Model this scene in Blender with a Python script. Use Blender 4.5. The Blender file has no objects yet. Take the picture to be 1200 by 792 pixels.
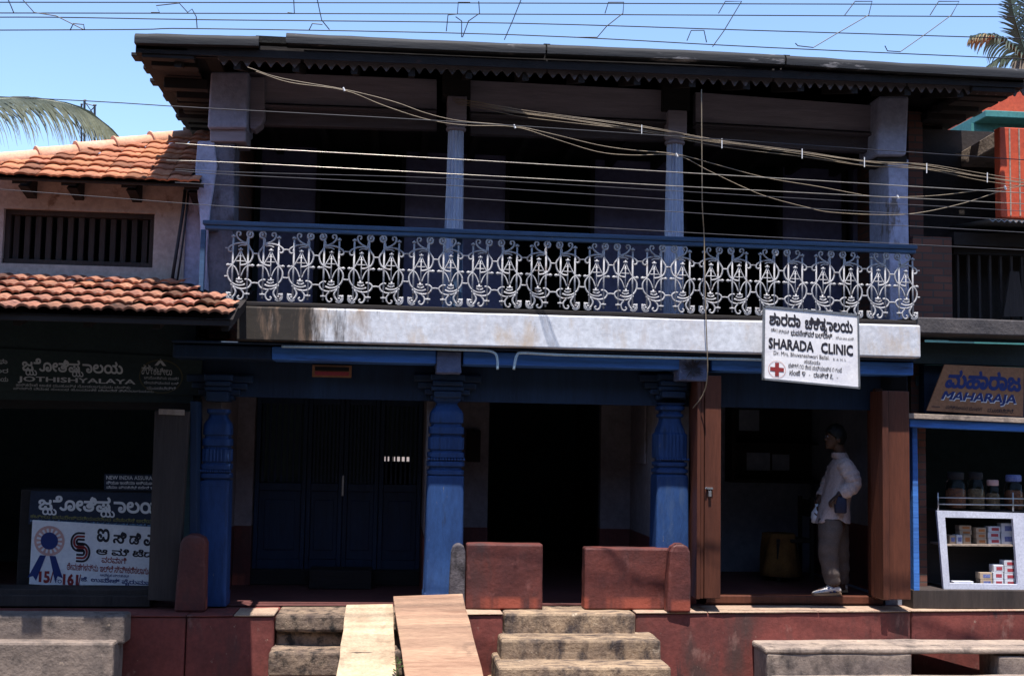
import bpy, bmesh, math, random
from mathutils import Vector, Matrix, geometry
random.seed(7)
rad = math.radians
SC = bpy.context.scene
COL = SC.collection
PI = math.pi

# ------------------------------------------------------------------ camera
PW, PH, FPX = 1200.0, 792.0, 1400.0
PITCH, YAW, ROLL = rad(4.75), rad(-5.62), rad(1.05)
CAM = Vector((0.0, -11.098, 1.6))
def _basis():
    cp, sp = math.cos(PITCH), math.sin(PITCH)
    cy, sy = math.cos(YAW), math.sin(YAW)
    cr, sr = math.cos(ROLL), math.sin(ROLL)
    def ry(v): return Vector((v[0]*cy - v[1]*sy, v[0]*sy + v[1]*cy, v[2]))
    R, F, U = ry((1, 0, 0)), ry((0, cp, sp)), ry((0, -sp, cp))
    return R*cr + U*sr, U*cr - R*sr, F
RV, UV, FV = _basis()
cam_d = bpy.data.cameras.new('camera'); cam_d.sensor_width = 36.0
cam_d.lens = 36.0*FPX/PW; cam_d.clip_start = 0.1; cam_d.clip_end = 2000
cam_o = bpy.data.objects.new('camera', cam_d); COL.objects.link(cam_o)
M3 = Matrix((RV, UV, -FV)).transposed()
cam_o.matrix_world = Matrix.Translation(CAM) @ M3.to_4x4()
SC.camera = cam_o

# ------------------------------------------------------------------ sky, sun, exposure
SUN_SLOPE, SUN_SIDE = 1/3.4, 0.05          # light travels (side, into the facade, down)
sun_dir = Vector((SUN_SIDE, SUN_SLOPE, -1)).normalized()
to_sun = -sun_dir
world = bpy.data.worlds.new('World'); SC.world = world; world.use_nodes = True
wn = world.node_tree.nodes; wl = world.node_tree.links; wn.clear()
sky = wn.new('ShaderNodeTexSky'); sky.sky_type = 'NISHITA'; sky.sun_disc = False
sky.sun_elevation = math.asin(to_sun.z)
sky.sun_rotation = math.atan2(to_sun.x, to_sun.y)
sky.air_density = 0.88; sky.dust_density = 0.3; sky.ozone_density = 3.0; sky.altitude = 50
bg = wn.new('ShaderNodeBackground'); bg.inputs[1].default_value = 0.15
wo = wn.new('ShaderNodeOutputWorld')
wl.new(sky.outputs[0], bg.inputs[0]); wl.new(bg.outputs[0], wo.inputs[0])
sl = bpy.data.lights.new('sun', 'SUN'); sl.energy = 5.0; sl.angle = rad(0.5); sl.color = (1.0, 0.94, 0.86)
so = bpy.data.objects.new('sun', sl); COL.objects.link(so)
so.rotation_euler = sun_dir.to_track_quat('-Z', 'Y').to_euler(); so.location = (0, -20, 40)
SC.view_settings.view_transform = 'Standard'; SC.view_settings.look = 'None'
SC.view_settings.exposure = 1.0; SC.view_settings.gamma = 1.0
SC.view_settings.use_curve_mapping = False
try:
    SC.cycles.max_bounces = 6; SC.cycles.diffuse_bounces = 3; SC.cycles.use_denoising = True
except Exception: pass

# ------------------------------------------------------------------ helpers
def ray(px, py): return FV*FPX + RV*(px - PW/2) + UV*(PH/2 - py)
def at(px, py, Y):
    """point where the line of sight through photo pixel (px,py) meets the plane y=Y"""
    d = ray(px, py); return CAM + d*((Y - CAM.y)/d.y)
def atz(px, py, z):
    d = ray(px, py); return CAM + d*((z - CAM.z)/d.z)
def X(px, py, Y): return at(px, py, Y).x
def Z(px, py, Y): return at(px, py, Y).z
def plane_hit(px, py, p0, n):
    d = ray(px, py); return CAM + d*((p0 - CAM).dot(n)/d.dot(n))

def tag(o, label=None, cat=None, group=None, kind=None):
    if label: o['label'] = label
    if cat: o['category'] = cat
    if group: o['group'] = group
    if kind: o['kind'] = kind
    return o
def thing(name, label, cat, loc=(0, 0, 0), group=None):
    o = bpy.data.objects.new(name, None); COL.objects.link(o); o.location = loc
    o.empty_display_size = 0.1
    return tag(o, label, cat, group)
def wloc(o):
    v = Vector((0, 0, 0))
    while o is not None: v += Vector(o.location); o = o.parent
    return v

class MB:
    def __init__(s): s.bm = bmesh.new()
    def quadface(s, pts):
        return s.bm.faces.new([s.bm.verts.new(p) for p in pts])
    def box(s, x0, x1, y0, y1, z0, z1):
        if x0 > x1: x0, x1 = x1, x0
        if y0 > y1: y0, y1 = y1, y0
        if z0 > z1: z0, z1 = z1, z0
        v = [s.bm.verts.new((x, y, z)) for z in (z0, z1) for x, y in ((x0, y0), (x1, y0), (x1, y1), (x0, y1))]
        for f in ((3, 2, 1, 0), (4, 5, 6, 7), (0, 1, 5, 4), (1, 2, 6, 5), (2, 3, 7, 6), (3, 0, 4, 7)):
            s.bm.faces.new([v[i] for i in f])
        return s
    def hexa(s, front, back):
        """front: 4 points counter-clockwise seen from the viewer, back: the same four behind"""
        a = [s.bm.verts.new(p) for p in front]; b = [s.bm.verts.new(p) for p in back]
        n = len(a)
        s.bm.faces.new(a); s.bm.faces.new(b[::-1])
        for i in range(n):
            j = (i+1) % n
            s.bm.faces.new((a[j], a[i], b[i], b[j]))
        return s
    def prism(s, pts, d):
        d = Vector(d); return s.hexa(pts, [Vector(p)+d for p in pts])
    def tube(s, pts, r, seg=6, cap=True, flat=None):
        pts = [Vector(p) for p in pts]; n = len(pts)
        rings = []; prev = None
        for i, p in enumerate(pts):
            t = (pts[min(i+1, n-1)] - pts[max(i-1, 0)])
            if t.length < 1e-9: t = Vector((0, 0, 1))
            t.normalize()
            if prev is None:
                a = Vector((0, 0, 1)) if abs(t.z) < 0.9 else Vector((1, 0, 0))
                u = t.cross(a).normalized()
            else:
                u = (prev - t*prev.dot(t))
                u = u.normalized() if u.length > 1e-6 else t.orthogonal().normalized()
            prev = u; w = t.cross(u)
            rr = r[i] if isinstance(r, (list, tuple)) else r
            rings.append([s.bm.verts.new(p + (u*math.cos(2*PI*k/seg) + w*math.sin(2*PI*k/seg))*rr) for k in range(seg)])
        for i in range(n-1):
            for k in range(seg):
                l = (k+1) % seg
                s.bm.faces.new((rings[i][k], rings[i][l], rings[i+1][l], rings[i+1][k]))
        if cap and n > 1:
            s.bm.faces.new(rings[0][::-1]); s.bm.faces.new(rings[-1])
        return s
    def rings(s, rs, cap=True):
        """loft closed rings (lists of points, equal count)"""
        vs = [[s.bm.verts.new(p) for p in r] for r in rs]; n = len(vs[0])
        for i in range(len(vs)-1):
            for k in range(n):
                l = (k+1) % n
                s.bm.faces.new((vs[i][k], vs[i][l], vs[i+1][l], vs[i+1][k]))
        if cap:
            s.bm.faces.new(vs[0][::-1]); s.bm.faces.new(vs[-1])
        return s
    def lathe(s, cx, cy, prof, seg=20, power=2.0, flute=0.0, nfl=16):
        """prof: (z, rx, ry?) stacked outline; power>2 squares the section"""
        rs = []
        for pr in prof:
            z, rx = pr[0], pr[1]; ry = pr[2] if len(pr) > 2 else rx
            pw = pr[3] if len(pr) > 3 else power
            fl = pr[4] if len(pr) > 4 else flute
            ring = []
            for k in range(seg):
                a = 2*PI*(k+0.5)/seg; c, q = math.cos(a), math.sin(a)
                m = (abs(c)**pw + abs(q)**pw)**(-1.0/pw)
                f = 1.0 - fl*(0.5 + 0.5*math.cos(nfl*a))
                ring.append((cx + rx*c*m*f, cy + ry*q*m*f, z))
            rs.append(ring)
        return s.rings(rs)
    def build(s, name, mat, parent=None, bevel=0.0, smooth=False, seg=2, auto=None):
        bm = s.bm
        off = wloc(parent) if parent is not None else Vector((0, 0, 0))
        if off.length: bmesh.ops.translate(bm, verts=bm.verts, vec=-off)
        bmesh.ops.recalc_face_normals(bm, faces=bm.faces)
        me = bpy.data.meshes.new(name); bm.to_mesh(me); bm.free()
        if smooth: me.polygons.foreach_set('use_smooth', [True]*len(me.polygons))
        for m in (mat if isinstance(mat, (list, tuple)) else [mat]): me.materials.append(m)
        o = bpy.data.objects.new(name, me); COL.objects.link(o)
        if parent is not None: o.parent = parent
        if auto is not None:
            me.polygons.foreach_set('use_smooth', [True]*len(me.polygons))
            me.set_sharp_from_angle(angle=rad(auto))
        if bevel > 0:
            b = o.modifiers.new('bevel', 'BEVEL'); b.width = bevel; b.segments = seg; b.limit_method = 'ANGLE'; b.angle_limit = rad(40)
            b.harden_normals = False
        return o

def rough_edges(o, amt=0.012, scale=3.0, levels=3):
    """weathered, hand-made surface: subdivide and displace"""
    sub = o.modifiers.new('cut', 'SUBSURF'); sub.subdivision_type = 'SIMPLE'; sub.levels = sub.render_levels = levels
    t = bpy.data.textures.new('worn', 'CLOUDS'); t.noise_scale = 1.0/scale; t.noise_depth = 3
    d = o.modifiers.new('worn', 'DISPLACE'); d.texture = t; d.strength = amt*2; d.mid_level = 0.5; d.texture_coords = 'GLOBAL'
    return o

# ------------------------------------------------------------------ materials
def mat(name, c1, c2=None, scale=2.5, rough=0.8, stretch=(1, 1, 1), stain=None, streak=None, bump=0.25, bscale=30, metal=0.0, spec=0.3, fine=0.25, hue=0.0, contrast=(0.35, 0.65), extra=None):
    m = bpy.data.materials.new(name); m.use_nodes = True
    nt = m.node_tree; N = nt.nodes; L = nt.links
    P = N['Principled BSDF']; P.inputs['Roughness'].default_value = rough; P.inputs['Metallic'].default_value = metal
    P.inputs['Specular IOR Level'].default_value = spec
    if c2 is None: c2 = tuple(c*0.8 for c in c1)
    geo = N.new('ShaderNodeNewGeometry')
    def noise(sc, stre, detail=6, rgh=0.6):
        mp = N.new('ShaderNodeMapping'); mp.inputs['Scale'].default_value = stre
        L.new(geo.outputs['Position'], mp.inputs['Vector'])
        n = N.new('ShaderNodeTexNoise'); n.inputs['Scale'].default_value = sc; n.inputs['Detail'].default_value = detail
        n.inputs['Roughness'].default_value = rgh
        L.new(mp.outputs[0], n.inputs['Vector']); return n.outputs['Fac']
    def ramp(src, lo, hi):
        r = N.new('ShaderNodeMapRange'); r.inputs[1].default_value = lo; r.inputs[2].default_value = hi
        L.new(src, r.inputs[0]); return r.outputs[0]
    def mix(fac, a, b, mode='MIX'):
        x = N.new('ShaderNodeMix'); x.data_type = 'RGBA'; x.blend_type = mode
        if isinstance(fac, float): x.inputs[0].default_value = fac
        else: L.new(fac, x.inputs[0])
        for v, i in ((a, 6), (b, 7)):
            if isinstance(v, tuple): x.inputs[i].default_value = (*v[:3], 1)
            else: L.new(v, x.inputs[i])
        return x.outputs[2]
    col = mix(ramp(noise(scale, stretch), *contrast), c1, c2)
    if fine:
        f = ramp(noise(scale*9, stretch, 4, 0.7), 0.3, 0.7)
        dk = N.new('ShaderNodeMapRange'); dk.inputs[3].default_value = 1-fine; dk.inputs[4].default_value = 1+fine*0.4
        L.new(f, dk.inputs[0])
        vm = N.new('ShaderNodeVectorMath'); vm.operation = 'SCALE'
        L.new(col, vm.inputs[0]); L.new(dk.outputs[0], vm.inputs['Scale']); col = vm.outputs[0]
    if stain:
        for (sc_col, ssc, lo, hi, sst) in (stain if isinstance(stain, list) else [stain]):
            col = mix(ramp(noise(ssc, sst, 8, 0.65), lo, hi), col, sc_col)
    if streak:
        sc_col, ssc, lo, hi = streak
        col = mix(ramp(noise(ssc, (1, 1, 0.12), 5, 0.6), lo, hi), col, sc_col)
    if extra: col = extra(N, L, geo, col, mix, ramp, noise)
    L.new(col, P.inputs['Base Color'])
    if bump:
        b = N.new('ShaderNodeBump'); b.inputs['Strength'].default_value = bump; b.inputs['Distance'].default_value = 0.02
        L.new(noise(bscale, stretch, 6, 0.65), b.inputs['Height']); L.new(b.outputs[0], P.inputs['Normal'])
    return m

V_ = (1, 1, 0.1); H_ = (0.1, 1, 1)
def lowwall_extra(N, L, geo, col, mix, ramp, noise):
    # a band of fresher orange-red paint left along the foot, broken by drips
    sx = N.new('ShaderNodeSeparateXYZ'); L.new(geo.outputs['Position'], sx.inputs[0])
    gr = N.new('ShaderNodeMapRange'); gr.inputs[1].default_value = 0.13; gr.inputs[2].default_value = 0.09
    L.new(sx.outputs['Z'], gr.inputs[0])
    mu = N.new('ShaderNodeMath'); mu.operation = 'MULTIPLY'; L.new(gr.outputs[0], mu.inputs[0]); L.new(ramp(noise(3.0, (1, 1, 0.02), 3, 0.5), 0.46, 0.52), mu.inputs[1])
    return mix(mu.outputs[0], col, (0.26, 0.062, 0.040))
def slab_extra(N, L, geo, col, mix, ramp, noise):
    # damp black/rust staining at the left end of the balcony edge, runs down it
    sx = N.new('ShaderNodeSeparateXYZ'); L.new(geo.outputs['Position'], sx.inputs[0])
    gr = N.new('ShaderNodeMapRange'); gr.inputs[1].default_value = 0.25; gr.inputs[2].default_value = -1.4
    L.new(sx.outputs['X'], gr.inputs[0])
    ad = N.new('ShaderNodeMath'); ad.operation = 'MULTIPLY_ADD'; ad.inputs[1].default_value = 0.56
    L.new(gr.outputs[0], ad.inputs[0]); L.new(noise(5, (1, 1, 0.3), 8, 0.7), ad.inputs[2])
    col = mix(ramp(ad.outputs[0], 0.70, 0.92), col, (0.16, 0.105, 0.075))
    ad2 = N.new('ShaderNodeMath'); ad2.operation = 'MULTIPLY_ADD'; ad2.inputs[1].default_value = 0.46
    L.new(gr.outputs[0], ad2.inputs[0]); L.new(noise(9, (1, 1, 0.15), 8, 0.7), ad2.inputs[2])
    return mix(ramp(ad2.outputs[0], 0.74, 0.90), col, (0.03, 0.025, 0.022))
M = {}
M['slab'] = mat('balcony_plaster', (0.66, 0.69, 0.76), (0.55, 0.56, 0.62), 2.0, stain=[((0.48, 0.38, 0.29), 2.3, 0.54, 0.70, (1, 1, 0.5)), ((0.20, 0.15, 0.13), 9, 0.66, 0.76, (1, 1, 0.6)), ((0.50, 0.47, 0.48), 7, 0.56, 0.72, (1, 1, 0.3))], bump=0.15, bscale=14, extra=slab_extra)
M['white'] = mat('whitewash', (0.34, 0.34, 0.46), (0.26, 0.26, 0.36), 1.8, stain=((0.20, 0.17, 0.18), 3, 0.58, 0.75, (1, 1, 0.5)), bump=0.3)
M['pier'] = mat('peeling_whitewash', (0.46, 0.47, 0.66), (0.33, 0.33, 0.46), 2.2, stain=((0.16, 0.13, 0.13), 3.5, 0.56, 0.62, (1, 1, 0.4)), bump=0.4)
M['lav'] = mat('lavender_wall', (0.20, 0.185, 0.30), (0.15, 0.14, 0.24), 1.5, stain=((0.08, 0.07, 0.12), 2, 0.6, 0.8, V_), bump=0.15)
M['beam'] = mat('pale_beam', (0.31, 0.265, 0.31), (0.23, 0.195, 0.235), 2, stretch=H_, stain=((0.10, 0.08, 0.08), 4, 0.6, 0.8, H_))
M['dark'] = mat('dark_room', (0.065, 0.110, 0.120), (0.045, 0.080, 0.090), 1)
M['darkwood'] = mat('dark_wood', (0.022, 0.017, 0.017), (0.012, 0.010, 0.011), 3, stretch=H_, bump=0.3)
M['blue'] = mat('blue_paint', (0.017, 0.055, 0.175), (0.011, 0.036, 0.120), 3, stretch=(1, 1, 0.25), stain=[((0.040, 0.075, 0.16), 5, 0.55, 0.72, (1, 1, 0.25)), ((0.012, 0.018, 0.038), 7, 0.58, 0.70, (1, 1, 0.12)), ((0.11, 0.12, 0.15), 20, 0.66, 0.71, (1, 1, 0.3))], rough=0.6, bump=0.25)
M['bluebeam'] = mat('blue_beam_paint', (0.055, 0.19, 0.58), (0.04, 0.13, 0.42), 4, stretch=H_, stain=((0.02, 0.025, 0.05), 5, 0.55, 0.7, H_), rough=0.6)
M['bluedk'] = mat('dark_blue_wood', (0.012, 0.032, 0.075), (0.008, 0.020, 0.05), 3, stretch=V_, rough=0.6)
M['bluerail'] = mat('blue_rail_paint', (0.055, 0.11, 0.21), (0.038, 0.075, 0.15), 6, stretch=H_, rough=0.45, stain=((0.12, 0.13, 0.15), 20, 0.64, 0.7, (1, 1, 1)))
M['iron'] = mat('white_painted_iron', (0.46, 0.455, 0.475), (0.32, 0.32, 0.35), 12, rough=0.6, stain=((0.11, 0.075, 0.065), 22, 0.57, 0.68, (1, 1, 1)), bump=0.2, bscale=80)
M['column'] = mat('blue_white_column', (0.50, 0.545, 0.70), (0.37, 0.41, 0.57), 5, stretch=(1, 1, 0.15), stain=((0.16, 0.19, 0.32), 7, 0.58, 0.75, (1, 1, 0.12)))
M['red'] = mat('red_oxide', (0.195, 0.050, 0.042), (0.13, 0.037, 0.033), 2.4, stain=[((0.070, 0.036, 0.033), 2.5, 0.50, 0.66, (1, 1, 0.30)), ((0.24, 0.125, 0.105), 5, 0.60, 0.74, (1, 1, 0.45)), ((0.035, 0.026, 0.028), 6, 0.62, 0.72, (1, 1, 0.18)), ((0.27, 0.19, 0.15), 16, 0.66, 0.72, (1, 1, 0.7))], rough=0.75, bump=0.25, bscale=18)
M['redwall'] = mat('red_oxide_low_wall', (0.125, 0.034, 0.028), (0.080, 0.025, 0.024), 3, stain=[((0.060, 0.028, 0.028), 4, 0.50, 0.68, (1, 1, 0.35)), ((0.15, 0.055, 0.05), 9, 0.60, 0.74, (1, 1, 0.6))], rough=0.6, bump=0.25, extra=lowwall_extra)
M['redfloor'] = mat('red_oxide_floor', (0.12, 0.045, 0.042), (0.085, 0.035, 0.035), 2, rough=0.55, stain=((0.16, 0.11, 0.09), 5, 0.58, 0.8, (1, 1, 1)))
M['edge'] = mat('worn_edge_stone', (0.40, 0.29, 0.21), (0.30, 0.21, 0.16), 3, stain=((0.26, 0.11, 0.09), 5, 0.55, 0.7, (1, 1, 1)), bump=0.4)
M['step'] = mat('laterite_step', (0.37, 0.265, 0.175), (0.22, 0.155, 0.11), 5, stain=[((0.055, 0.042, 0.040), 6, 0.48, 0.64, (1, 2.5, 0.45)), ((0.55, 0.45, 0.34), 12, 0.62, 0.75, (1, 1, 1))], bump=0.7, bscale=22)
M['stepgrey'] = mat('grey_step_stone', (0.25, 0.195, 0.165), (0.15, 0.12, 0.108), 3, stain=[((0.06, 0.05, 0.048), 4, 0.54, 0.68, (1, 1, 0.7)), ((0.42, 0.33, 0.26), 8, 0.64, 0.74, (1, 1, 1))], bump=0.45)
M['stepdk'] = mat('old_laterite', (0.28, 0.20, 0.14), (0.12, 0.085, 0.07), 7, stain=((0.03, 0.025, 0.022), 9, 0.5, 0.62, (1, 1, 0.8)), bump=0.9, bscale=16)
M['concrete'] = mat('old_concrete', (0.37, 0.29, 0.235), (0.24, 0.19, 0.165), 3, stain=((0.08, 0.065, 0.06), 5, 0.52, 0.7, (1, 1, 0.5)), bump=0.4)
M['tile'] = mat('clay_tile', (0.52, 0.215, 0.115), (0.37, 0.140, 0.080), 3.2, stain=[((0.12, 0.065, 0.05), 4.5, 0.60, 0.72, (1, 1, 1)), ((0.66, 0.36, 0.25), 9, 0.6, 0.75, (1, 1, 1))], bump=0.3, bscale=40)
M['tileold'] = mat('weathered_clay_tile', (0.44, 0.20, 0.125), (0.24, 0.11, 0.08), 3.5, stain=[((0.07, 0.045, 0.04), 4.0, 0.52, 0.66, (1, 1, 1)), ((0.55, 0.33, 0.24), 11, 0.62, 0.74, (1, 1, 1))], bump=0.4, bscale=40)
M['tiledk'] = mat('dark_clay_tile', (0.020, 0.015, 0.015), (0.011, 0.009, 0.010), 6, stain=((0.07, 0.03, 0.022), 5, 0.66, 0.74, (1, 1, 1)))  # near-black clay with sparse redder patches
M['ridge'] = mat('new_ridge_tile', (0.66, 0.36, 0.25), (0.56, 0.28, 0.18), 4, bump=0.15)
M['gutter'] = mat('weathered_gutter', (0.017, 0.018, 0.023), (0.009, 0.010, 0.014), 4, stretch=H_, stain=((0.30, 0.28, 0.29), 3.2, 0.60, 0.72, (0.5, 1, 2)), rough=0.7)
M['valance'] = mat('grey_valance_board', (0.14, 0.12, 0.135), (0.07, 0.062, 0.07), 3, stretch=H_, stain=((0.03, 0.028, 0.03), 4, 0.55, 0.7, H_))
M['brown'] = mat('brown_door_paint', (0.105, 0.034, 0.020), (0.072, 0.024, 0.015), 4, stretch=(1, 1, 0.12), stain=((0.045, 0.016, 0.013), 5, 0.56, 0.75, (1, 1, 0.2)), rough=0.5)
M['plankl'] = mat('pale_plank', (0.58, 0.44, 0.30), (0.46, 0.33, 0.22), 5, stretch=(0.6, 1, 1), stain=[((0.30, 0.21, 0.14), 5, 0.57, 0.72, (1, 2, 2)), ((0.16, 0.10, 0.07), 16, 0.68, 0.74, (0.5, 1, 1))], bump=0.35)
M['plankr'] = mat('tan_plank', (0.43, 0.27, 0.18), (0.34, 0.20, 0.135), 4, stretch=(0.25, 2, 2), stain=((0.22, 0.12, 0.08), 4, 0.56, 0.7, (0.15, 2.5, 2.5)), bump=0.3)
M['moulding'] = mat('brown_moulding', (0.10, 0.082, 0.095), (0.06, 0.05, 0.058), 3, stretch=H_)
M['postwood'] = mat('grey_post_wood', (0.050, 0.038, 0.035), (0.030, 0.024, 0.024), 5, stretch=(1, 1, 0.1), bump=0.4)
M['creamwall'] = mat('cream_wall', (0.46, 0.39, 0.36), (0.36, 0.30, 0.29), 2, stain=((0.18, 0.12, 0.10), 3.5, 0.6, 0.68, (1, 1, 0.8)), bump=0.3)
M['brick'] = mat('brick_wall', (0.13, 0.055, 0.04), (0.08, 0.04, 0.032), 6, bump=0.3)
M['orange'] = mat('orange_paint', (0.55, 0.085, 0.035), (0.46, 0.065, 0.03), 2, rough=0.6, bump=0.1)
M['teal'] = mat('teal_paint', (0.06, 0.22, 0.21), (0.05, 0.17, 0.17), 2, rough=0.6, bump=0.1)
M['metal'] = mat('galvanised_steel', (0.45, 0.46, 0.48), (0.33, 0.34, 0.36), 8, rough=0.4, metal=0.8, bump=0.1)
M['pipe'] = mat('pale_blue_conduit', (0.50, 0.64, 0.72), (0.40, 0.54, 0.64), 5, rough=0.4, bump=0)
M['wiredk'] = mat('dark_wire', (0.035, 0.035, 0.045), rough=0.5, bump=0, metal=0.3)
M['wirelt'] = mat('bright_wire', (0.42, 0.38, 0.32), (0.26, 0.24, 0.22), 2.5, rough=0.35, bump=0, metal=0.6)
M['wiredim'] = mat('dull_wire', (0.075, 0.075, 0.09), rough=0.7, bump=0)
M['wiretan'] = mat('tan_cable', (0.30, 0.24, 0.17), (0.19, 0.15, 0.11), 3, rough=0.5, bump=0)
M['signwhite'] = mat('white_sign_enamel', (0.80, 0.78, 0.80), (0.70, 0.69, 0.74), 4, rough=0.4, bump=0.05, fine=0.1, stain=((0.50, 0.48, 0.55), 5, 0.58, 0.8, (1, 1, 2)))
M['ink'] = mat('black_lettering', (0.022, 0.02, 0.03), rough=0.6, bump=0, fine=0)
M['inkred'] = mat('red_lettering', (0.26, 0.028, 0.030), rough=0.6, bump=0, fine=0)
M['inkblue'] = mat('blue_lettering', (0.018, 0.035, 0.16), rough=0.6, bump=0, fine=0)
M['inkwhite'] = mat('white_lettering', (0.75, 0.74, 0.76), rough=0.6, bump=0, fine=0)
M['inkgrey'] = mat('grey_lettering', (0.50, 0.50, 0.53), rough=0.6, bump=0, fine=0)
M['inkolive'] = mat('olive_lettering', (0.24, 0.22, 0.07), rough=0.6, bump=0, fine=0)
M['inkdull'] = mat('dull_ring_paint', (0.07, 0.06, 0.03), rough=0.6, bump=0, fine=0)
M['inkpale'] = mat('pale_blue_lettering', (0.16, 0.30, 0.48), rough=0.6, bump=0, fine=0)
M['inkpink'] = mat('pink_rosette', (0.62, 0.36, 0.33), rough=0.6, bump=0, fine=0)
M['signdark'] = mat('dark_green_board', (0.018, 0.030, 0.032), (0.012, 0.022, 0.026), 3, rough=0.6, bump=0.1)
M['signnavy'] = mat('navy_board', (0.015, 0.025, 0.055), rough=0.6, bump=0.1)
M['signyel'] = mat('ochre_board', (0.34, 0.165, 0.085), (0.27, 0.125, 0.065), 4, rough=0.6, bump=0.1, stain=((0.30, 0.14, 0.07), 6, 0.6, 0.8, (1, 1, 1)))
M['cabwhite'] = mat('white_cabinet_paint', (0.60, 0.62, 0.74), (0.50, 0.52, 0.64), 5, rough=0.5, bump=0.1)
M['ground'] = mat('street_dirt', (0.12, 0.09, 0.07), (0.085, 0.065, 0.052), 1.2, stain=((0.16, 0.12, 0.09), 4, 0.55, 0.75, (1, 1, 1)), bump=0.5, bscale=25, rough=0.95)
M['leaf'] = mat('palm_leaf', (0.26, 0.265, 0.185), (0.17, 0.18, 0.12), 5, rough=0.45, bump=0, spec=0.5)
M['leafdry'] = mat('dry_palm_leaf', (0.30, 0.22, 0.11), (0.20, 0.16, 0.08), 5, rough=0.6, bump=0)
M['leafdk'] = mat('dark_palm_leaf', (0.035, 0.055, 0.030), (0.025, 0.040, 0.022), 5, rough=0.45, bump=0, spec=0.5)
M['weed'] = mat('weed_leaf', (0.06, 0.13, 0.03), (0.04, 0.09, 0.02), 9, rough=0.6, bump=0)
M['trunk'] = mat('palm_trunk', (0.13, 0.10, 0.08), (0.08, 0.065, 0.05), 6, stretch=(1, 1, 3), bump=0.5)
M['skin'] = mat('brown_skin', (0.085, 0.044, 0.030), (0.07, 0.036, 0.025), 8, rough=0.5, bump=0.05, fine=0.1)
M['hair'] = mat('black_hair', (0.010, 0.009, 0.009), rough=0.5, bump=0.3, bscale=120)
M['shirt'] = mat('pale_shirt_cloth', (0.46, 0.37, 0.37), (0.38, 0.30, 0.305), 7, rough=0.9, bump=0.25, bscale=60)
M['trouser'] = mat('brown_trouser_cloth', (0.115, 0.092, 0.088), (0.085, 0.068, 0.066), 9, rough=0.9, bump=0.25, bscale=90)
M['shoe'] = mat('white_shoe_leather', (0.66, 0.64, 0.64), (0.52, 0.50, 0.52), 12, rough=0.6, bump=0.1)
M['sole'] = mat('tan_shoe_sole', (0.36, 0.24, 0.15), rough=0.7, bump=0)
M['shoeblue'] = mat('blue_shoe_trim', (0.06, 0.07, 0.17), rough=0.7, bump=0)
M['bag'] = mat('white_plastic_bag', (0.62, 0.65, 0.74), (0.52, 0.55, 0.66), 12, rough=0.35, bump=0.6, bscale=18)
M['camera'] = mat('dark_blue_pouch', (0.018, 0.022, 0.055), rough=0.6, bump=0.2)
M['carton'] = mat('white_carton', (0.62, 0.64, 0.72), rough=0.7, bump=0, fine=0.1)
M['cartontan'] = mat('tan_carton', (0.44, 0.33, 0.24), rough=0.7, bump=0, fine=0.1)
M['printred'] = mat('red_print', (0.42, 0.06, 0.07), (0.30, 0.05, 0.08), 60, rough=0.6, bump=0)
M['printblue'] = mat('blue_print', (0.07, 0.10, 0.32), (0.20, 0.22, 0.40), 60, rough=0.6, bump=0)
M['printor'] = mat('orange_print', (0.45, 0.17, 0.06), rough=0.6, bump=0)
M['sweet'] = mat('orange_sweets', (0.30, 0.10, 0.04), (0.14, 0.06, 0.04), 40, rough=0.6, bump=0.6, bscale=60)
M['sweetpale'] = mat('tan_biscuits', (0.28, 0.17, 0.09), (0.14, 0.09, 0.05), 40, rough=0.6, bump=0.6, bscale=60)
M['clothor'] = mat('ochre_cloth', (0.25, 0.12, 0.035), (0.14, 0.065, 0.02), 6, rough=0.9, bump=0.3)
def glass_mat():
    m = bpy.data.materials.new('jar_glass'); m.use_nodes = True
    P = m.node_tree.nodes['Principled BSDF']; P.inputs['Roughness'].default_value = 0.05
    P.inputs['Transmission Weight'].default_value = 1.0; P.inputs['Base Color'].default_value = (0.9, 0.95, 0.95, 1); P.inputs['IOR'].default_value = 1.2
    return m
M['glass'] = glass_mat()
def brick_mat():
    m = bpy.data.materials.new('brick_courses'); m.use_nodes = True
    N = m.node_tree.nodes; L = m.node_tree.links; P = N['Principled BSDF']; P.inputs['Roughness'].default_value = 0.9
    g = N.new('ShaderNodeNewGeometry'); sx = N.new('ShaderNodeSeparateXYZ'); cx = N.new('ShaderNodeCombineXYZ')
    L.new(g.outputs['Position'], sx.inputs[0]); ad = N.new('ShaderNodeMath'); ad.operation = 'ADD'
    L.new(sx.outputs[0], ad.inputs[0]); L.new(sx.outputs[1], ad.inputs[1])
    L.new(ad.outputs[0], cx.inputs[0]); L.new(sx.outputs[2], cx.inputs[1])
    b = N.new('ShaderNodeTexBrick'); b.inputs['Scale'].default_value = 1.0; b.inputs['Brick Width'].default_value = 0.22; b.inputs['Row Height'].default_value = 0.075
    b.inputs['Mortar Size'].default_value = 0.008
    b.inputs['Color1'].default_value = (0.17, 0.065, 0.045, 1); b.inputs['Color2'].default_value = (0.10, 0.045, 0.035, 1); b.inputs['Mortar'].default_value = (0.07, 0.055, 0.05, 1)
    L.new(cx.outputs[0], b.inputs['Vector']); L.new(b.outputs['Color'], P.inputs['Base Color'])
    bp = N.new('ShaderNodeBump'); bp.inputs['Strength'].default_value = 0.5; bp.inputs['Distance'].default_value = 0.01; bp.invert = True
    L.new(b.outputs['Fac'], bp.inputs['Height']); L.new(bp.outputs[0], P.inputs['Normal'])
    return m
M['bricks'] = brick_mat()

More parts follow.
